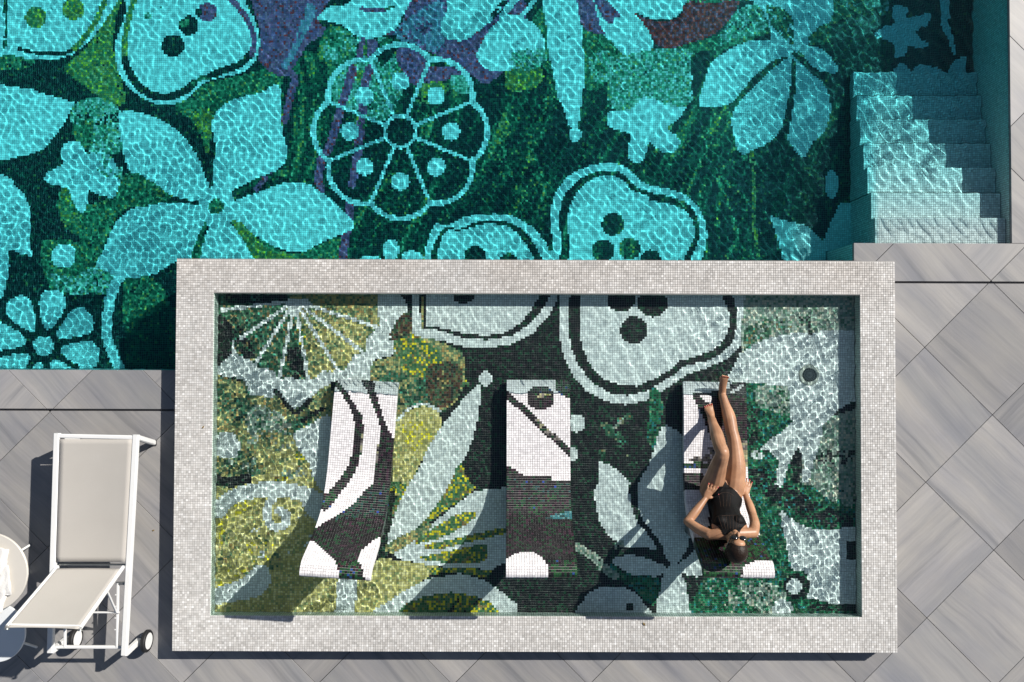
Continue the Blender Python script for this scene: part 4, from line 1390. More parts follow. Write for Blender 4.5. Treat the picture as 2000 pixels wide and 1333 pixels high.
def paint1(m):
    m.line('D', [(652, 742), (672, 768), (690, 798), (699, 828), (701, 852), (696, 888), (682, 924), (658, 956), (634, 988)], 9, w2=21)
    m.line('D', [(700, 815), (702, 850), (694, 895)], 16)
    m.poly('D', [(702, 735), (728, 735), (735, 772), (746, 806), (757, 838), (771, 862), (772, 960), (766, 1025), (752, 1043), (726, 1058), (702, 1080), (697, 1094), (709, 1112), (712, 1140), (667, 1140), (663, 1108), (640, 1080), (606, 1054), (616, 1032), (640, 1017), (668, 1004), (690, 985), (712, 962), (731, 940), (733, 905), (740, 865), (744, 838), (732, 800), (718, 766)], sm=False)
    m.poly('B', [(690, 985), (720, 955), (772, 950), (770, 1000), (700, 1010), (650, 1015)], .8)
    m.line('K', [(706, 845), (704, 880)], 5, .6)
    m.line('K', [(738, 865), (736, 905)], 5, .6)
    m.poly('H', [(660, 1095), (700, 1095), (712, 1140), (660, 1140)], .8, sm=False)
    m.poly('H', [(633, 965), (655, 965), (645, 990), (630, 995)], .6)

def paint2(m):
    m.circ('D', 1056, 777, 27, 23)
    m.line('V', [(1046, 772), (1070, 770)], 9, .7)
    m.line('H', [(1040, 765), (1072, 764)], 12, .7)
    m.poly('H', [(1084, 730), (1120, 730), (1120, 778), (1104, 776), (1092, 768), (1084, 762)], sm=False)
    m.line('D', [(984, 768), (1003, 784), (1032, 808), (1062, 838), (1092, 864), (1120, 892)], 13)
    m.line('K', [(1046, 822), (1062, 836), (1094, 864)], 9, .6)
    m.poly('D', [(980, 902), (1000, 915), (1024, 928), (1074, 930), (1080, 938), (1125, 942), (1140, 1140), (980, 1140)], sm=False)
    m.poly('B', [(985, 935), (1120, 945), (1120, 985), (985, 985)], .5, sm=False)
    m.poly('H', [(985, 960), (1120, 970), (1125, 1010), (985, 1000)], .35, sm=False)
    m.poly('T', [(1058, 1014), (1085, 1004), (1125, 996), (1125, 1014)], .9, sm=False)
    m.poly('W', [(975, 1096), (992, 1090), (1003, 1084), (1015, 1079), (1044, 1079), (1058, 1088), (1066, 1098), (1071, 1112), (1071, 1140), (975, 1140)], sm=False)
    m.poly('H', [(1074, 1098), (1132, 1090), (1135, 1140), (1074, 1140)], .7, sm=False)

def paint3(m):
    m.poly('D', [(1350, 770), (1372, 768), (1400, 764), (1424, 758), (1432, 744), (1480, 744), (1480, 868), (1440, 872), (1398, 884), (1386, 852), (1374, 818), (1360, 790)], sm=False)
    m.poly('W', [(1368, 773), (1392, 774), (1390, 790), (1380, 786)], sm=False)
    m.poly('W', [(1424, 766), (1446, 752), (1454, 750), (1448, 760), (1432, 768)], sm=False)
    m.poly('H', [(1455, 780), (1480, 780), (1480, 840), (1458, 830)], .5, sm=False)
    m.poly('K', [(1384, 876), (1440, 862), (1480, 860), (1480, 912), (1440, 912), (1396, 908)], sm=False)
    m.poly('V', [(1436, 882), (1480, 878), (1480, 912), (1440, 912)], .7, sm=False)
    m.poly('K', [(1330, 900), (1384, 888), (1396, 905), (1370, 905)], .7, sm=False)
    m.line('H', [(1336, 912), (1362, 908), (1384, 912)], 11, .9)
    m.poly('D', [(1330, 922), (1400, 930), (1395, 958), (1330, 958)], .8, sm=False)
    m.poly('D', [(1385, 935), (1432, 935), (1440, 1040), (1385, 1030)], 1, sm=False)
    m.poly('H', [(1336, 1052), (1400, 1050), (1450, 1050), (1476, 1050), (1500, 1040), (1530, 1100), (1540, 1150), (1330, 1150)], sm=False)
    m.poly('D', [(1380, 1030), (1450, 1028), (1455, 1090), (1390, 1090)], .7, sm=False)
    m.poly('W', [(1447, 1140), (1450, 1112), (1458, 1104), (1466, 1098), (1480, 1096), (1540, 1096), (1540, 1140)], sm=False)

LOUNGERS = [((718, 743), (654, 1123)), ((1051, 742), (1058, 1122)), ((1395, 746), (1444, 1122))]
mosaic_lounger(*LOUNGERS[0], paint1, 'mosaic lounger with bold white field, two black stripes and black V at its head')
mosaic_lounger(*LOUNGERS[1], paint2, 'mosaic lounger with black dot at its foot and one white half disc at its head')
mosaic_lounger(*LOUNGERS[2], paint3, 'mosaic lounger with the woman in black swimsuit lying on it')

# ================================================================== WOMAN
def skin_mat():
    m, nt, p = new_mat('tanned_skin')
    tc = nt.nodes.new('ShaderNodeTexCoord')
    no = nt.nodes.new('ShaderNodeTexNoise'); no.inputs['Scale'].default_value = 9; no.inputs['Detail'].default_value = 4
    nt.links.new(tc.outputs['Object'], no.inputs['Vector'])
    r = nt.nodes.new('ShaderNodeValToRGB')
    r.color_ramp.elements[0].position = .35; r.color_ramp.elements[0].color = (.29, .148, .082, 1)
    r.color_ramp.elements[1].position = .65; r.color_ramp.elements[1].color = (.41, .222, .128, 1)
    nt.links.new(no.outputs['Fac'], r.inputs['Fac'])
    nt.links.new(r.outputs[0], p.inputs['Base Color'])
    p.inputs['Roughness'].default_value = .44
    p.inputs['Specular IOR Level'].default_value = .40
    p.inputs['Subsurface Weight'].default_value = .08
    p.inputs['Subsurface Radius'].default_value = (.01, .004, .002)
    return m
M_SKIN = skin_mat()
M_SUIT = simple('black_swimsuit', (.0045, .0045, .005), .6, .12, bump=.3, bscale=300)
M_HAIR = simple('dark_brown_hair', (.016, .009, .006), .5, .22, bump=1.0, bscale=70, var=.4)
M_NAIL = simple('red_nail_polish', (.35, .012, .02), .2, .6, var=.05)
M_GLASSES = simple('black_acetate', (.006, .006, .007), .12, .6, var=.05)
M_PIPING = simple('sheer_beige_mesh', (.07, .045, .034), .7, .15, var=.1)

def chain(mb, pts, radii, sub=5, n=14):
    """rounded limb through points; radii numbers or (a,b)"""
    P = np.array([list(p) for p in pts], float)
    R = np.array([r if hasattr(r, '__len__') else (r, r) for r in radii], float)
    Q = np.c_[P, R]
    E_ = np.vstack([2 * Q[0] - Q[1], Q, 2 * Q[-1] - Q[-2]])
    o = []
    for i in range(1, len(E_) - 2):
        for t in np.linspace(0, 1, sub, endpoint=False):
            a, b, c, d = E_[i - 1], E_[i], E_[i + 1], E_[i + 2]
            o.append(.5 * (2 * b + (c - a) * t + (2 * a - 5 * b + 4 * c - d) * t ** 2 + (3 * b - a - 3 * c + d) * t ** 3))
    o.append(Q[-1]); o = np.array(o)
    # rounded ends
    def capend(p, q):
        dirv = (p[:3] - q[:3]); dirv /= max(np.linalg.norm(dirv), 1e-9)
        r = min(p[3], p[4]); out = []
        for a in (.5, .8, .97):
            e = p.copy(); e[:3] = p[:3] + dirv * r * a * .9
            e[3:] = p[3:] * math.sqrt(max(1 - a * a, .03)); out.append(e)
        return out
    o = np.vstack([capend(o[0], o[1])[::-1], o, capend(o[-1], o[-2])])
    mb.tube(o[:, :3], [(x[3], x[4]) for x in o], n)

def fuse(name, mb, mat, parent, vox=.005, it=4):
    me = mb.mesh(name)
    bm = bmesh.new(); bm.from_mesh(me)
    bmesh.ops.recalc_face_normals(bm, faces=bm.faces)
    bm.to_mesh(me); bm.free()
    tmp = bpy.data.objects.new(name + '_tmp', me)
    COL.objects.link(tmp)
    rm = tmp.modifiers.new('r', 'REMESH'); rm.mode = 'VOXEL'; rm.voxel_size = vox
    sm = tmp.modifiers.new('s', 'SMOOTH'); sm.factor = .5; sm.iterations = it
    dg = bpy.context.evaluated_depsgraph_get()
    ev = tmp.evaluated_get(dg)
    out = bpy.data.meshes.new_from_object(ev)
    bpy.data.objects.remove(tmp)
    out.name = name
    out.materials.clear(); out.materials.append(mat)
    out.shade_smooth()
    o = bpy.data.objects.new(name, out)
    return link(o, parent)

hipc = U(1413, 962, .40)
person = empty('person', (hipc.x, hipc.y, Z_BFLOOR))
tag(person, 'woman in black one-piece swimsuit and sunglasses reclining on a mosaic lounger', 'person')
body = MB()
sh_c = U(1427, 1042, .775)
chest = U(1423, 1022, .66)
waist = U(1416, 996, .53)
# torso; side axis of the tube is roughly X
chain(body, [U(1412, 948, .37), U(1413, 962, .385), U(1414, 978, .44), waist, U(1420, 1010, .60), chest, U(1426, 1036, .735), U(1428, 1044, .79)],
      [(.120, .075), (.155, .105), (.150, .108), (.118, .092), (.125, .098), (.140, .104), (.145, .085), (.085, .06)], 4, 20)
# bust
for sx in (1408, 1441):
    c = U(sx, 1018, .732)
    body.ellipsoid(c, ((1, 0, 0), (0, 1, 0), (0, 0, 1)), (.050, .046, .046))
# shoulders
RS, LS = U(1386, 1045, .76), U(1471, 1041, .76)
chain(body, [RS, U(1405, 1044, .785), U(1428, 1043, .795), U(1451, 1042, .785), LS], [.044, .045, .050, .045, .044], 4)
# neck and head
hc = U(1437, 1068, 1.0)
fdir = Vector((.10, .90, .42)).normalized()
sidev = Vector((1, -.07, .0)); sidev = (sidev - fdir * sidev.dot(fdir)).normalized()
upv = sidev.cross(fdir).normalized()
if upv.z < 0: upv = -upv
chain(body, [U(1428, 1044, .79), U(1431, 1050, .85), hc - upv * .05 - fdir * .01], [.055, .050, .052], 4)
def H(a, b, c): return hc + sidev * a + fdir * b + upv * c
body.ellipsoid(H(0, 0, .02), (sidev, fdir, upv), (.074, .092, .100))
body.ellipsoid(H(0, .035, -.045), (sidev, fdir, upv), (.055, .055, .070))      # jaw
body.ellipsoid(H(0, .070, -.090), (sidev, fdir, upv), (.024, .022, .020))      # chin
body.ellipsoid(H(0, .068, .045), (sidev, fdir, upv), (.050, .026, .036))       # brow
chain(body, [H(0, .088, .018), H(0, .104, -.008), H(0, .112, -.024)], [.008, .011, .014], 3, 10)   # nose
body.ellipsoid(H(.009, .098, -.026), (sidev, fdir, upv), (.010, .010, .008))
body.ellipsoid(H(-.009, .098, -.026), (sidev, fdir, upv), (.010, .010, .008))
body.ellipsoid(H(0, .088, -.056), (sidev, fdir, upv), (.022, .010, .006))      # lips
body.ellipsoid(H(0, .086, -.068), (sidev, fdir, upv), (.019, .010, .007))
for s_ in (-1, 1):
    body.ellipsoid(H(.040 * s_, .062, -.022), (sidev, fdir, upv), (.024, .022, .024))   # cheeks
    body.ellipsoid(H(.076 * s_, -.005, .0), (sidev, fdir, upv), (.009, .020, .030))     # ears
# right arm, hand on the thigh
RE, RW = U(1343, 1019, .575), U(1377, 975, .515)
chain(body, [RS, U(1366, 1035, .68), RE], [.046, .043, .036])
chain(body, [RE, U(1358, 1000, .555), RW], [.038, .038, .024])
arms = [(RS, RE, .05), (RE, RW, .045)]
nails = []
def hand(wr, tip, up_, thumb_side, spread, curl, ln=.165):
    """wr wrist, tip direction point, up_ back-of-hand normal"""
    d = (tip - wr).normalized(); u = Vector(up_); u = (u - d * u.dot(d)).normalized(); s = d.cross(u).normalized() * thumb_side
    chain(body, [wr, wr + d * .035, wr + d * .075], [(.024, .017), (.034, .015), (.037, .013)], 4, 12)
    arms.append((wr, wr + d * .16, .05))
    lens = [.068, .076, .071, .056]
    for k in range(4):
        off = (1.5 - k) * .0185
        b = wr + d * .078 + s * off
        dd = (d + s * (1.5 - k) * spread).normalized()
        L_ = lens[k]
        p1 = b + dd * L_ * .42 + u * .004
        p2 = p1 + (dd - u * curl * .6).normalized() * L_ * .32
        p3 = p2 + (dd - u * curl).normalized() * L_ * .26
        chain(body, [b - dd * .02, b, p1, p2, p3], [.0095, .0092, .0085, .0078, .0068], 3, 8)
        nails.append((p3 + u * .006, (dd - u * curl).normalized(), u))
    b = wr + d * .028 + s * .026
    t1 = b + (d * .55 + s * .8).normalized() * .036
    t2 = t1 + (d * .85 + s * .5).normalized() * .028
    t3 = t2 + (d * .95 + s * .25).normalized() * .022
    chain(body, [b - s * .01, b, t1, t2, t3], [.014, .013, .0085, .0095, .008], 3, 8)
    nails.append((t3 + u * .007, d, u))
hand(RW, U(1395, 945, .535), (-.25, -.35, .9), 1, .16, .35)
# left arm along the side
LE, LWr = U(1470, 1006, .545), U(1456, 966, .395)
chain(body, [LS, U(1474, 1024, .665), LE], [.046, .042, .035])
chain(body, [LE, U(1464, 988, .475), LWr], [.036, .036, .023])
arms += [(LS, LE, .05), (LE, LWr, .045)]
hand(LWr, U(1462, 932, .30), (0, .25, .95), -1, .10, .12)
# left leg, straight
LH, LK, LA_ = U(1433, 952, .385), U(1433, 858, .345), U(1412, 775, .215)
chain(body, [U(1430, 966, .39), LH, U(1437, 915, .375), U(1436, 885, .36), LK, U(1429, 842, .325), U(1424, 815, .285), U(1416, 790, .24), LA_],
      [.084, .092, .086, .070, .057, .055, .056, .041, .034])
chain(body, [LA_ - Vector((0, .02, .015)), U(1411, 765, .20), U(1412, 751, .245), U(1415, 738, .30)], [.034, (.032, .034), (.036, .024), (.036, .014)], 4)
body.ellipsoid(U(1409, 770, .19), ((1, 0, 0), (0, 1, 0), (0, 0, 1)), (.028, .03, .03))
# right leg, knee up
RH, RK, RA = U(1388, 957, .395), U(1411, 886, .64), U(1391, 820, .275)
chain(body, [U(1400, 966, .39), RH, U(1396, 935, .47), U(1404, 908, .565), RK, U(1406, 872, .59), U(1400, 850, .48), U(1394, 832, .36), RA],
      [.084, .095, .087, .070, .057, .056, .056, .042, .034])
body.ellipsoid(RK + Vector((0, .01, .012)), ((1, 0, 0), (0, 1, 0), (0, 0, 1)), (.05, .05, .048))
chain(body, [RA + Vector((0, -.025, -.03)), U(1389, 815, .24), U(1387, 806, .225), U(1384, 797, .215)], [.033, (.033, .034), (.038, .024), (.040, .014)], 4)
def toes(base, d, s, u):
    for k, (off, l_, r_) in enumerate(((.030, .032, .0115), (.011, .030, .0085), (-.006, .026, .008), (-.021, .021, .0075), (-.034, .016, .007))):
        b = base + s * off
        chain(body, [b - d * .02, b, b + d * l_], [r_ * 1.05, r_, r_ * .85], 3, 8)
        nails.append((b + d * l_ * .9 + u * r_ * .75, d, u))
toes(U(1415, 738, .30), Vector((.12, .55, .83)).normalized(), Vector((-.95, .05, .1)).normalized(), Vector((.1, .83, -.5)).normalized() * -1 if False else Vector((0, -.8, .6)).normalized())
toes(U(1384, 797, .215), Vector((-.12, .98, -.12)).normalized(), Vector((.97, .1, .0)).normalized(), Vector((0, .1, 1)).normalized())
bo = fuse('body', body, M_SKIN, None, .0048, 5)
# swimsuit: a second skin over the torso
co = np.empty(len(bo.data.vertices) * 3, np.float32); bo.data.vertices.foreach_get('co', co); co = co.reshape(-1, 3).astype(float)
no_ = np.empty(len(bo.data.vertices) * 3, np.float32); bo.data.vertices.foreach_get('normal', no_); no_ = no_.reshape(-1, 3).astype(float)
sp = survey(co)
suit = [(1411, 934), (1421, 946), (1434, 956), (1444, 968), (1452, 980), (1446, 992), (1446, 1004), (1458, 1012), (1462, 1020), (1454, 1028), (1447, 1036), (1443, 1044), (1430, 1044), (1413, 1045), (1409, 1038), (1402, 1030), (1393, 1024), (1384, 1022), (1386, 1008), (1384, 994), (1374, 986), (1378, 972), (1390, 960), (1401, 946)]
msk = in_poly(sp, smooth_poly(suit, 4))
def seg_dist(P, a, b):
    a, b = np.array(a), np.array(b); dd = b - a
    t = np.clip(((P - a) @ dd) / (dd @ dd), 0, 1)
    return np.linalg.norm(P - (a + t[:, None] * dd), axis=1)
for a_, b_, r_ in arms:
    msk &= seg_dist(co, a_, b_) > r_ * .98
msk &= co[:, 2] < .86
th1 = seg_dist(co, U(1396, 938, .46), RK)
msk &= ~((th1 < .085) & (co[:, 2] > .50) & (sp[:, 1] < 950))
nf = len(bo.data.polygons)
fv = np.array([list(p.vertices)[:4] if len(p.vertices) >= 4 else list(p.vertices) + [p.vertices[2]] for p in bo.data.polygons])
fk = fv[msk[fv].all(1)]
used = np.unique(fk); new = np.zeros(len(co), int); new[used] = np.arange(len(used))
so = mesh_np('swimsuit', co[used] + no_[used] * .0035, new[fk], M_SUIT, None, smooth=True)
sm_ = so.modifiers.new('s', 'SOLIDIFY'); sm_.thickness = .003; sm_.offset = -1
bo.name = 'body'
cut_parent(bo, person); cut_parent(so, person)
# fine sheer ribs of the suit
from mathutils.bvhtree import BVHTree
bvh = BVHTree.FromPolygons([Vector(v) for v in (co + no_ * .0035)], [tuple(int(i) for i in q) for q in fv])
def on_suit(x, y):
    p0 = Vector((0, 0, CAM_H)); p1 = U(x, y, .2)
    h, n_, _, _ = bvh.ray_cast(p0, (p1 - p0).normalized())
    return h + n_ * .0012 if h is not None else None
def rib(pts):
    q = [on_suit(*p) for p in pts]
    q = [x for x in q if x is not None]
    if len(q) < 2: return
    o = MB().tube(q, .0011, 6).build('seam', M_PIPING); cut_parent(o, person)
def lerp_(a, b, t): return (a[0] + (b[0] - a[0]) * t, a[1] + (b[1] - a[1]) * t)
for a_, b_ in (((1404, 1012), (1411, 1033)), ((1411, 1010), (1417, 1034)), ((1418, 1009), (1422, 1035)), ((1425, 1008), (1427, 1035)), ((1432, 1008), (1432, 1035)), ((1439, 1009), (1437, 1034)), ((1446, 1010), (1441, 1033))):
    rib([lerp_(a_, b_, t) for t in np.linspace(0, 1, 8)])
rib([(1402, 1010), (1411, 1008), (1425, 1007), (1438, 1007), (1448, 1009)])
rib([(1402, 968), (1410, 963), (1418, 962), (1426, 964), (1433, 969)])
for a_, b_ in (((1405, 970), (1408, 990)), ((1412, 966), (1413, 990)), ((1420, 966), (1419, 990)), ((1427, 968), (1425, 990))):
    rib([lerp_(a_, b_, t) for t in np.linspace(0, 1, 7)])
for p_, d_, u_ in nails:
    u_ = (u_ - d_ * u_.dot(d_)).normalized(); s_ = d_.cross(u_)
    o = MB().ellipsoid(p_ - d_ * .003, (s_, d_, u_), (.0055, .008, .0035), 8, 6).build('nail', M_NAIL, None, True); cut_parent(o, person)
# hair
hair = MB()
hair.ellipsoid(H(0, -.012, .046), (sidev, fdir, upv), (.087, .093, .088), 24, 18)
hair.ellipsoid(H(0, -.075, .0), (sidev, fdir, upv), (.074, .055, .078))
chain(hair, [H(0, -.09, -.02), H(.01, -.10, -.07), H(.02, -.085, -.12)], [.050, .040, .022], 4)
ho = fuse('hair', hair, M_HAIR, None, .005, 3); cut_parent(ho, person)
# sunglasses
sg = empty('sunglasses', H(0, .1, .01))
for s_ in (-1, 1):
    mb = MB(); mb.ellipsoid(H(.034 * s_, .096, .012), (sidev, fdir, upv), (.032, .012, .026), 20, 12)
    o = mb.build('lens', M_GLASSES, None, True); cut_parent(o, sg)
    mb = MB(); mb.bar(H(.064 * s_, .088, .02), H(.083 * s_, -.002, .022), .004, .010, upv)
    o = mb.build('temple', M_GLASSES); cut_parent(o, sg)
o = MB().tube([H(-.008, .106, .02), H(0, .110, .022), H(.008, .106, .02)], .003, 8).build('bridge', M_GLASSES, None, True); cut_parent(o, sg)
tag(sg, 'dark sunglasses worn by the reclining woman', 'sunglasses')

# ================================================================== WHITE DECK CHAIR
def fabric():
    m, nt, p = new_mat('beige_sling')
    tc = nt.nodes.new('ShaderNodeTexCoord')
    no = nt.nodes.new('ShaderNodeTexNoise'); no.inputs['Scale'].default_value = 220; no.inputs['Detail'].default_value = 2
    n2 = nt.nodes.new('ShaderNodeTexNoise'); n2.inputs['Scale'].default_value = 5; n2.inputs['Detail'].default_value = 4
    for k in (no, n2): nt.links.new(tc.outputs['Object'], k.inputs['Vector'])
    r = nt.nodes.new('ShaderNodeValToRGB')
    r.color_ramp.elements[0].color = (.40, .375, .34, 1); r.color_ramp.elements[1].color = (.47, .445, .41, 1)
    mx = nt.nodes.new('ShaderNodeMath'); mx.operation = 'ADD'
    ml = nt.nodes.new('ShaderNodeMath'); ml.operation = 'MULTIPLY'; ml.inputs[1].default_value = .5
    nt.links.new(no.outputs['Fac'], mx.inputs[0]); nt.links.new(n2.outputs['Fac'], mx.inputs[1]); nt.links.new(mx.outputs[0], ml.inputs[0])
    nt.links.new(ml.outputs[0], r.inputs['Fac']); nt.links.new(r.outputs[0], p.inputs['Base Color'])
    p.inputs['Roughness'].default_value = .8
    b = nt.nodes.new('ShaderNodeBump'); b.inputs['Strength'].default_value = .25; b.inputs['Distance'].default_value = .002
    nt.links.new(no.outputs['Fac'], b.inputs['Height']); nt.links.new(b.outputs[0], p.inputs['Normal'])
    tr = nt.nodes.new('ShaderNodeBsdfTransparent')
    ms = nt.nodes.new('ShaderNodeMixShader'); ms.inputs[0].default_value = .10
    nt.links.new(p.outputs[0], ms.inputs[1]); nt.links.new(tr.outputs[0], ms.inputs[2])
    nt.links.new(ms.outputs[0], nt.nodes['Material Output'].inputs['Surface'])
    return m
M_SLING = fabric()
ZC = .345
TLc, TRc = U(112, 851, ZC), U(266, 854, ZC)
BLc, BRc = U(99, 1272, ZC), U(243, 1277, ZC)
cen = (TLc + BRc) / 2
chair = empty('deck_chair', (cen.x, cen.y, 0))
tag(chair, 'white framed sling deck chair with raised backrest and two wheels on the paving', 'deck chair')
def part(o): return cut_parent(o, chair)
RW_, RH_ = .052, .042
for a_, b_ in ((TLc, BLc), (TRc, BRc)):
    part(MB().bar(a_ + Vector((0, .02, 0)), b_ - Vector((0, .01, 0)), RW_, RH_).build('side_rail', M_WHITE))
part(MB().bar(TLc + Vector((.028, -.004, -.002)), TRc + Vector((-.028, -.004, -.002)), .036, .036).build('front_bar', M_WHITE))
for c in (TLc, TRc):
    fy = c.y - .085
    part(MB().bar(c + Vector((0, -.008, -.018)), Vector((c.x, fy, .012)), .046, .046, (0, 1, 0)).build('leg', M_WHITE))
    part(MB().box((c.x - .024, fy - .026, .0005), (c.x + .024, fy + .024, .0125)).build('foot_cap', M_BLACK))
for c in (BLc, BRc):
    part(MB().bar(c + Vector((0, -.005, -.022)), Vector((c.x, c.y + .015, .085)), .050, .050, (0, 1, 0)).build('leg', M_WHITE))
xl, xr = BLc.x, BRc.x
for c, sgn in ((BLc, 1), (BRc, 1)):
    wc = Vector((c.x + .080 * sgn, c.y + .02, .0985))
    part(MB().bar(Vector((c.x, c.y + .015, .088)), Vector((c.x + .06 * sgn, c.y + .02, .088)), .03, .03).build('axle', M_WHITE))
    wheel = MB()
    nseg = 40
    v, f = [], []
    prof = [(.072, -.020), (.090, -.019), (.0975, -.011), (.0975, .011), (.090, .019), (.072, .020)]
    for rr, xx in prof:
        for a in np.linspace(0, 2 * math.pi, nseg, endpoint=False):
            v.append((wc.x + xx, wc.y + rr * math.cos(a), wc.z + rr * math.sin(a)))
    for i in range(len(prof) - 1):
        for k in range(nseg):
            f.append((i * nseg + k, i * nseg + (k + 1) % nseg, (i + 1) * nseg + (k + 1) % nseg, (i + 1) * nseg + k))
    wheel.add(v, f)
    wo = part(wheel.build('wheel', M_BLACK, None, True))
    hb = MB()
    hb.disc(wc + Vector((-.018, 0, 0)), .0725, .037, 40, (1, 0, 0), .003)
    ho_ = hb.build('hub', M_WHITE, None, True); ho_.parent = wo; ho_.matrix_parent_inverse = wo.matrix_parent_inverse.copy() if False else Matrix.Translation(chair.location).inverted() @ Matrix.Translation(chair.location)
    ho_.parent = wo
# seat sling
HY = U(175, 1104, ZC).y
def sling(name, c0, c1, c2, c3, sag):
    """c0,c1 one end; c3,c2 other end"""
    nu_, nv_ = 14, 24
    V = []
    for j in range(nv_ + 1):
        t = j / nv_
        l_, r_ = c0.lerp(c3, t), c1.lerp(c2, t)
        for i in range(nu_ + 1):
            q = i / nu_
            p = l_.lerp(r_, q)
            V.append(p - Vector((0, 0, 1)) * sag * 4 * q * (1 - q) * (.55 + .45 * math.sin(math.pi * t)))
    n_ = nu_ + 1
    Fq = [(j * n_ + i, j * n_ + i + 1, (j + 1) * n_ + i + 1, (j + 1) * n_ + i) for j in range(nv_) for i in range(nu_)]
    o = mesh_np(name, np.array([list(p) for p in V]), np.array(Fq), M_SLING, None, smooth=True)
    s_ = o.modifiers.new('t', 'SOLIDIFY'); s_.thickness = .003
    return part(o)
dx_ = .028
yt = TLc.y - .03
def rail_x(c_top, c_bot, y): return c_top.x + (c_bot.x - c_top.x) * (c_top.y - y) / (c_top.y - c_bot.y)
sling('seat_sling', Vector((rail_x(TLc, BLc, yt) + dx_, yt, ZC + .012)), Vector((rail_x(TRc, BRc, yt) - dx_, yt, ZC + .012)),
      Vector((rail_x(TRc, BRc, HY) - dx_, HY + .03, ZC + .012)), Vector((rail_x(TLc, BLc, HY) + dx_, HY + .03, ZC + .012)), .016)
# backrest
hl, hr = Vector((rail_x(TLc, BLc, HY) + .046, HY - .012, ZC + .01)), Vector((rail_x(TRc, BRc, HY) - .046, HY - .012, ZC + .01))
ZT = 1.0
tl, tr = U(14, 1224, ZT), U(157, 1227, ZT)
for a_, b_ in ((hl, tl), (hr, tr)):
    part(MB().bar(a_, b_, .024, .028).build('backrest_rail', M_WHITE))
part(MB().bar(hl + Vector((-.02, .006, -.05)), hr + Vector((.02, .006, -.05)), .016, .016).build('hinge_bar', M_STEEL))
part(MB().bar(tl + Vector((0, .006, -.02)), tr + Vector((0, .006, -.02)), .022, .022).build('backrest_bar', M_WHITE))
for e_ in (tl, tr): part(MB().disc(e_ + Vector((0, -.012, 0)), .017, .012, 20, (0, -1, .3)).build('end_cap', M_STEEL, None, True))
k_ = .012
sling('backrest_sling', hl.lerp(tl, .03) + Vector((-.008, 0, .016)), hr.lerp(tr, .03) + Vector((-.004, 0, .016)), tr + Vector((-.006, -.004, .018)), tl + Vector((-.010, -.004, .018)), .03)
# adjusting gear
yb = U(170, 1264, .30).y
part(MB().bar(Vector((xl + .02, yb, .30)), Vector((xr - .02, yb, .30)), .026, .026).build('cross_bar', M_WHITE))
gx0 = rail_x(TRc, BRc, yb) - .085
gp, gq = Vector((gx0, yb, .305)), Vector((gx0 + .01, HY - .16, .325))
nb = part(MB().bar(gp, gq, .020, .022).build('notched_bar', M_WHITE))
for t in (.28, .46, .64, .82):
    p = gp.lerp(gq, t)
    part(MB().box((p.x - .020, p.y - .004, p.z - .004), (p.x - .009, p.y + .004, p.z + .012)).build('notch', M_WHITE))
gx2 = rail_x(TLc, BLc, yb) + .10
part(MB().bar(Vector((gx2, yb, .305)), Vector((gx2 + .01, HY - .16, .325)), .020, .022).build('notched_bar', M_WHITE))
br = hr.lerp(tr, .42); bl = hl.lerp(tl, .42)
part(MB().bar(br + Vector((0, 0, -.01)), Vector((gx0 + .004, (gp.y + gq.y) / 2 + .03, .335)), .016, .016).build('stay', M_WHITE))
part(MB().bar(bl + Vector((0, 0, -.01)), Vector((gx2 + .004, (gp.y + gq.y) / 2 + .03, .335)), .016, .016).build('stay', M_WHITE))
part(MB().bar(Vector((gx2 - .02, (gp.y + gq.y) / 2 + .03, .335)), Vector((gx0 + .03, (gp.y + gq.y) / 2 + .03, .335)), .014, .014).build('locking_bar', M_WHITE))
part(MB().box((gx0 - .005, HY - .175, .315), (rail_x(TRc, BRc, HY - .17) - .02, HY - .150, .335)).build('bracket', M_STEEL))

# ================================================================== ROUND TABLES AND TOWELS
M_TOP1 = simple('cream_lacquer', (.55, .52, .47), .35, .5, var=.04, bscale=6)
M_TOP2 = simple('white_lacquer', (.66, .68, .69), .25, .5, var=.03, bscale=6)
def side_table(px, r, z, mat, label, ang, lr):
    c = U(px[0], px[1], z)
    root = empty('side_table', (c.x, c.y, 0))
    tag(root, label, 'side table', 'round side tables beside the deck chair')
    MB().disc((0, 0, z - .022), r, .022, 64, rim=.004).build('table_top', mat, root, True)
    MB().disc((0, 0, z - .045), .07, .0225, 32).build('hub', M_WHITE, root, True)
    for k in range(3):
        a = ang + k * 2 * math.pi / 3
        MB().bar((.03 * math.cos(a), .03 * math.sin(a), z - .035), (lr * math.cos(a), lr * math.sin(a), .01), .018, .018).build('leg', M_WHITE, root)
    return c
c1 = side_table((-24, 1119), .338, .46, M_TOP1, 'cream round side table holding white towels at the edge of the paving', 1.0, .15)
c2 = side_table((-8, 1237), .250, .42, M_TOP2, 'smaller white round side table shaded by the deck chair backrest', math.atan2(U(70, 1260, .01).y - U(-8, 1237, .42).y, U(70, 1260, .01).x - U(-8, 1237, .42).x), .29)
M_TOWEL = simple('white_towel', (.66, .645, .62), .95, .1, bump=1.0, bscale=140, var=.06)
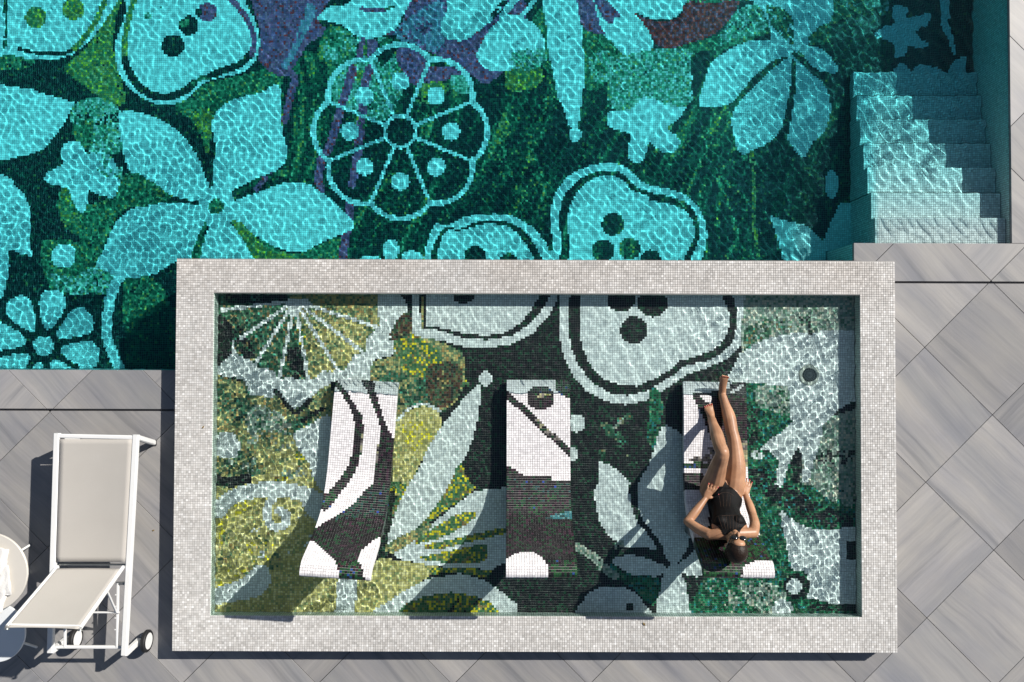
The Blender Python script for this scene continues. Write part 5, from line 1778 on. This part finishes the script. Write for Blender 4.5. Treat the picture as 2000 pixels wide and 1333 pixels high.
def towel(loc, sx, sy, rot, label, layers):
    root = empty('folded_towel', loc)
    root.rotation_euler = (0, 0, rot)
    tag(root, label, 'towel', 'white towels on the cream side table')
    for k in range(layers):
        nu_, nv_ = 16, 12
        V = []
        r_ = random.Random(k * 7 + int(sx * 1000))
        ph = [r_.uniform(0, 6.28) for _ in range(6)]
        ox, oy = r_.uniform(-.012, .012), r_.uniform(-.012, .012)
        for sdz in (0, 1):
            for j in range(nv_ + 1):
                for i in range(nu_ + 1):
                    u_, w_ = i / nu_ * 2 - 1, j / nv_ * 2 - 1
                    ed = 1 - max(abs(u_), abs(w_)) ** 8
                    wob = .004 * math.sin(5 * u_ + ph[0]) + .004 * math.sin(4 * w_ + ph[1]) + .003 * math.sin(9 * (u_ + w_) + ph[2])
                    x = u_ * sx / 2 * (1 + .03 * math.sin(6 * w_ + ph[3])) + ox
                    y = w_ * sy / 2 * (1 + .03 * math.sin(6 * u_ + ph[4])) + oy
                    zz = k * .016 + .008 + (.0075 * ed + wob * .6 if sdz else -.007 * ed)
                    V.append((x, y, zz))
        n1 = (nu_ + 1) * (nv_ + 1); n_ = nu_ + 1
        f = []
        for j in range(nv_):
            for i in range(nu_):
                q = (j * n_ + i, j * n_ + i + 1, (j + 1) * n_ + i + 1, (j + 1) * n_ + i)
                f.append(tuple(reversed(q))); f.append(tuple(x + n1 for x in q))
        bd = [i for i in range(n_)] + [j * n_ + nu_ for j in range(1, nv_ + 1)] + [nv_ * n_ + i for i in range(nu_ - 1, -1, -1)] + [j * n_ for j in range(nv_ - 1, 0, -1)]
        for q in range(len(bd)):
            a_, b_ = bd[q], bd[(q + 1) % len(bd)]
            f.append((a_, b_, b_ + n1, a_ + n1))
        mb = MB(); mb.add(V, f)
        mb.build('fold', M_TOWEL, root, True)
zt_ = .461
towel((c1.x + .09, c1.y + .10, zt_), .22, .15, 1.45, 'folded white towel nearest the top edge of the cream side table', 3)
towel((c1.x + .13, c1.y - .06, zt_), .24, .13, 1.7, 'long folded white towel in the middle of the cream side table', 2)
towel((c1.x + .10, c1.y - .22, zt_), .20, .12, 1.3, 'folded white towel at the lower edge of the cream side table', 2)

# a few fallen leaves
M_LEAF = simple('dry_leaf', (.22, .15, .05), .7, .3, bump=.5, bscale=60, var=.3)
def leaf(px, z, rot, ln, label):
    c = U(px[0], px[1], z)
    V, f = [], []
    n_ = 7
    for i in range(n_):
        t = i / (n_ - 1)
        w_ = ln * .22 * math.sin(math.pi * (.06 + .9 * t))
        x = (t - .5) * ln
        V += [(x, -w_, .003 + .006 * (1 - abs(2 * t - 1))), (x, 0, .001 + .002 * t), (x, w_, .004 + .005 * t)]
    for i in range(n_ - 1):
        for k in range(2):
            f.append((i * 3 + k, (i + 1) * 3 + k, (i + 1) * 3 + k + 1, i * 3 + k + 1))
    mb = MB(); mb.add(V, f)
    o = mb.build('fallen_leaf', M_LEAF, None, True)
    o.location = c; o.rotation_euler = (0, 0, rot)
    sol = o.modifiers.new('t', 'SOLIDIFY'); sol.thickness = .0006
    tag(o, label, 'leaf', 'dry leaves lying about')
leaf((397, 835), Z_RIM + .001, .9, .030, 'tiny dry leaf on the pale rim beside the deck chair')
leaf((1258, 1219), Z_RIM + .001, 2.2, .034, 'tiny dry leaf on the pale rim below the woman')
leaf((300, 1036), .001, .3, .026, 'tiny dry leaf on the paving between deck chair and raised pool')
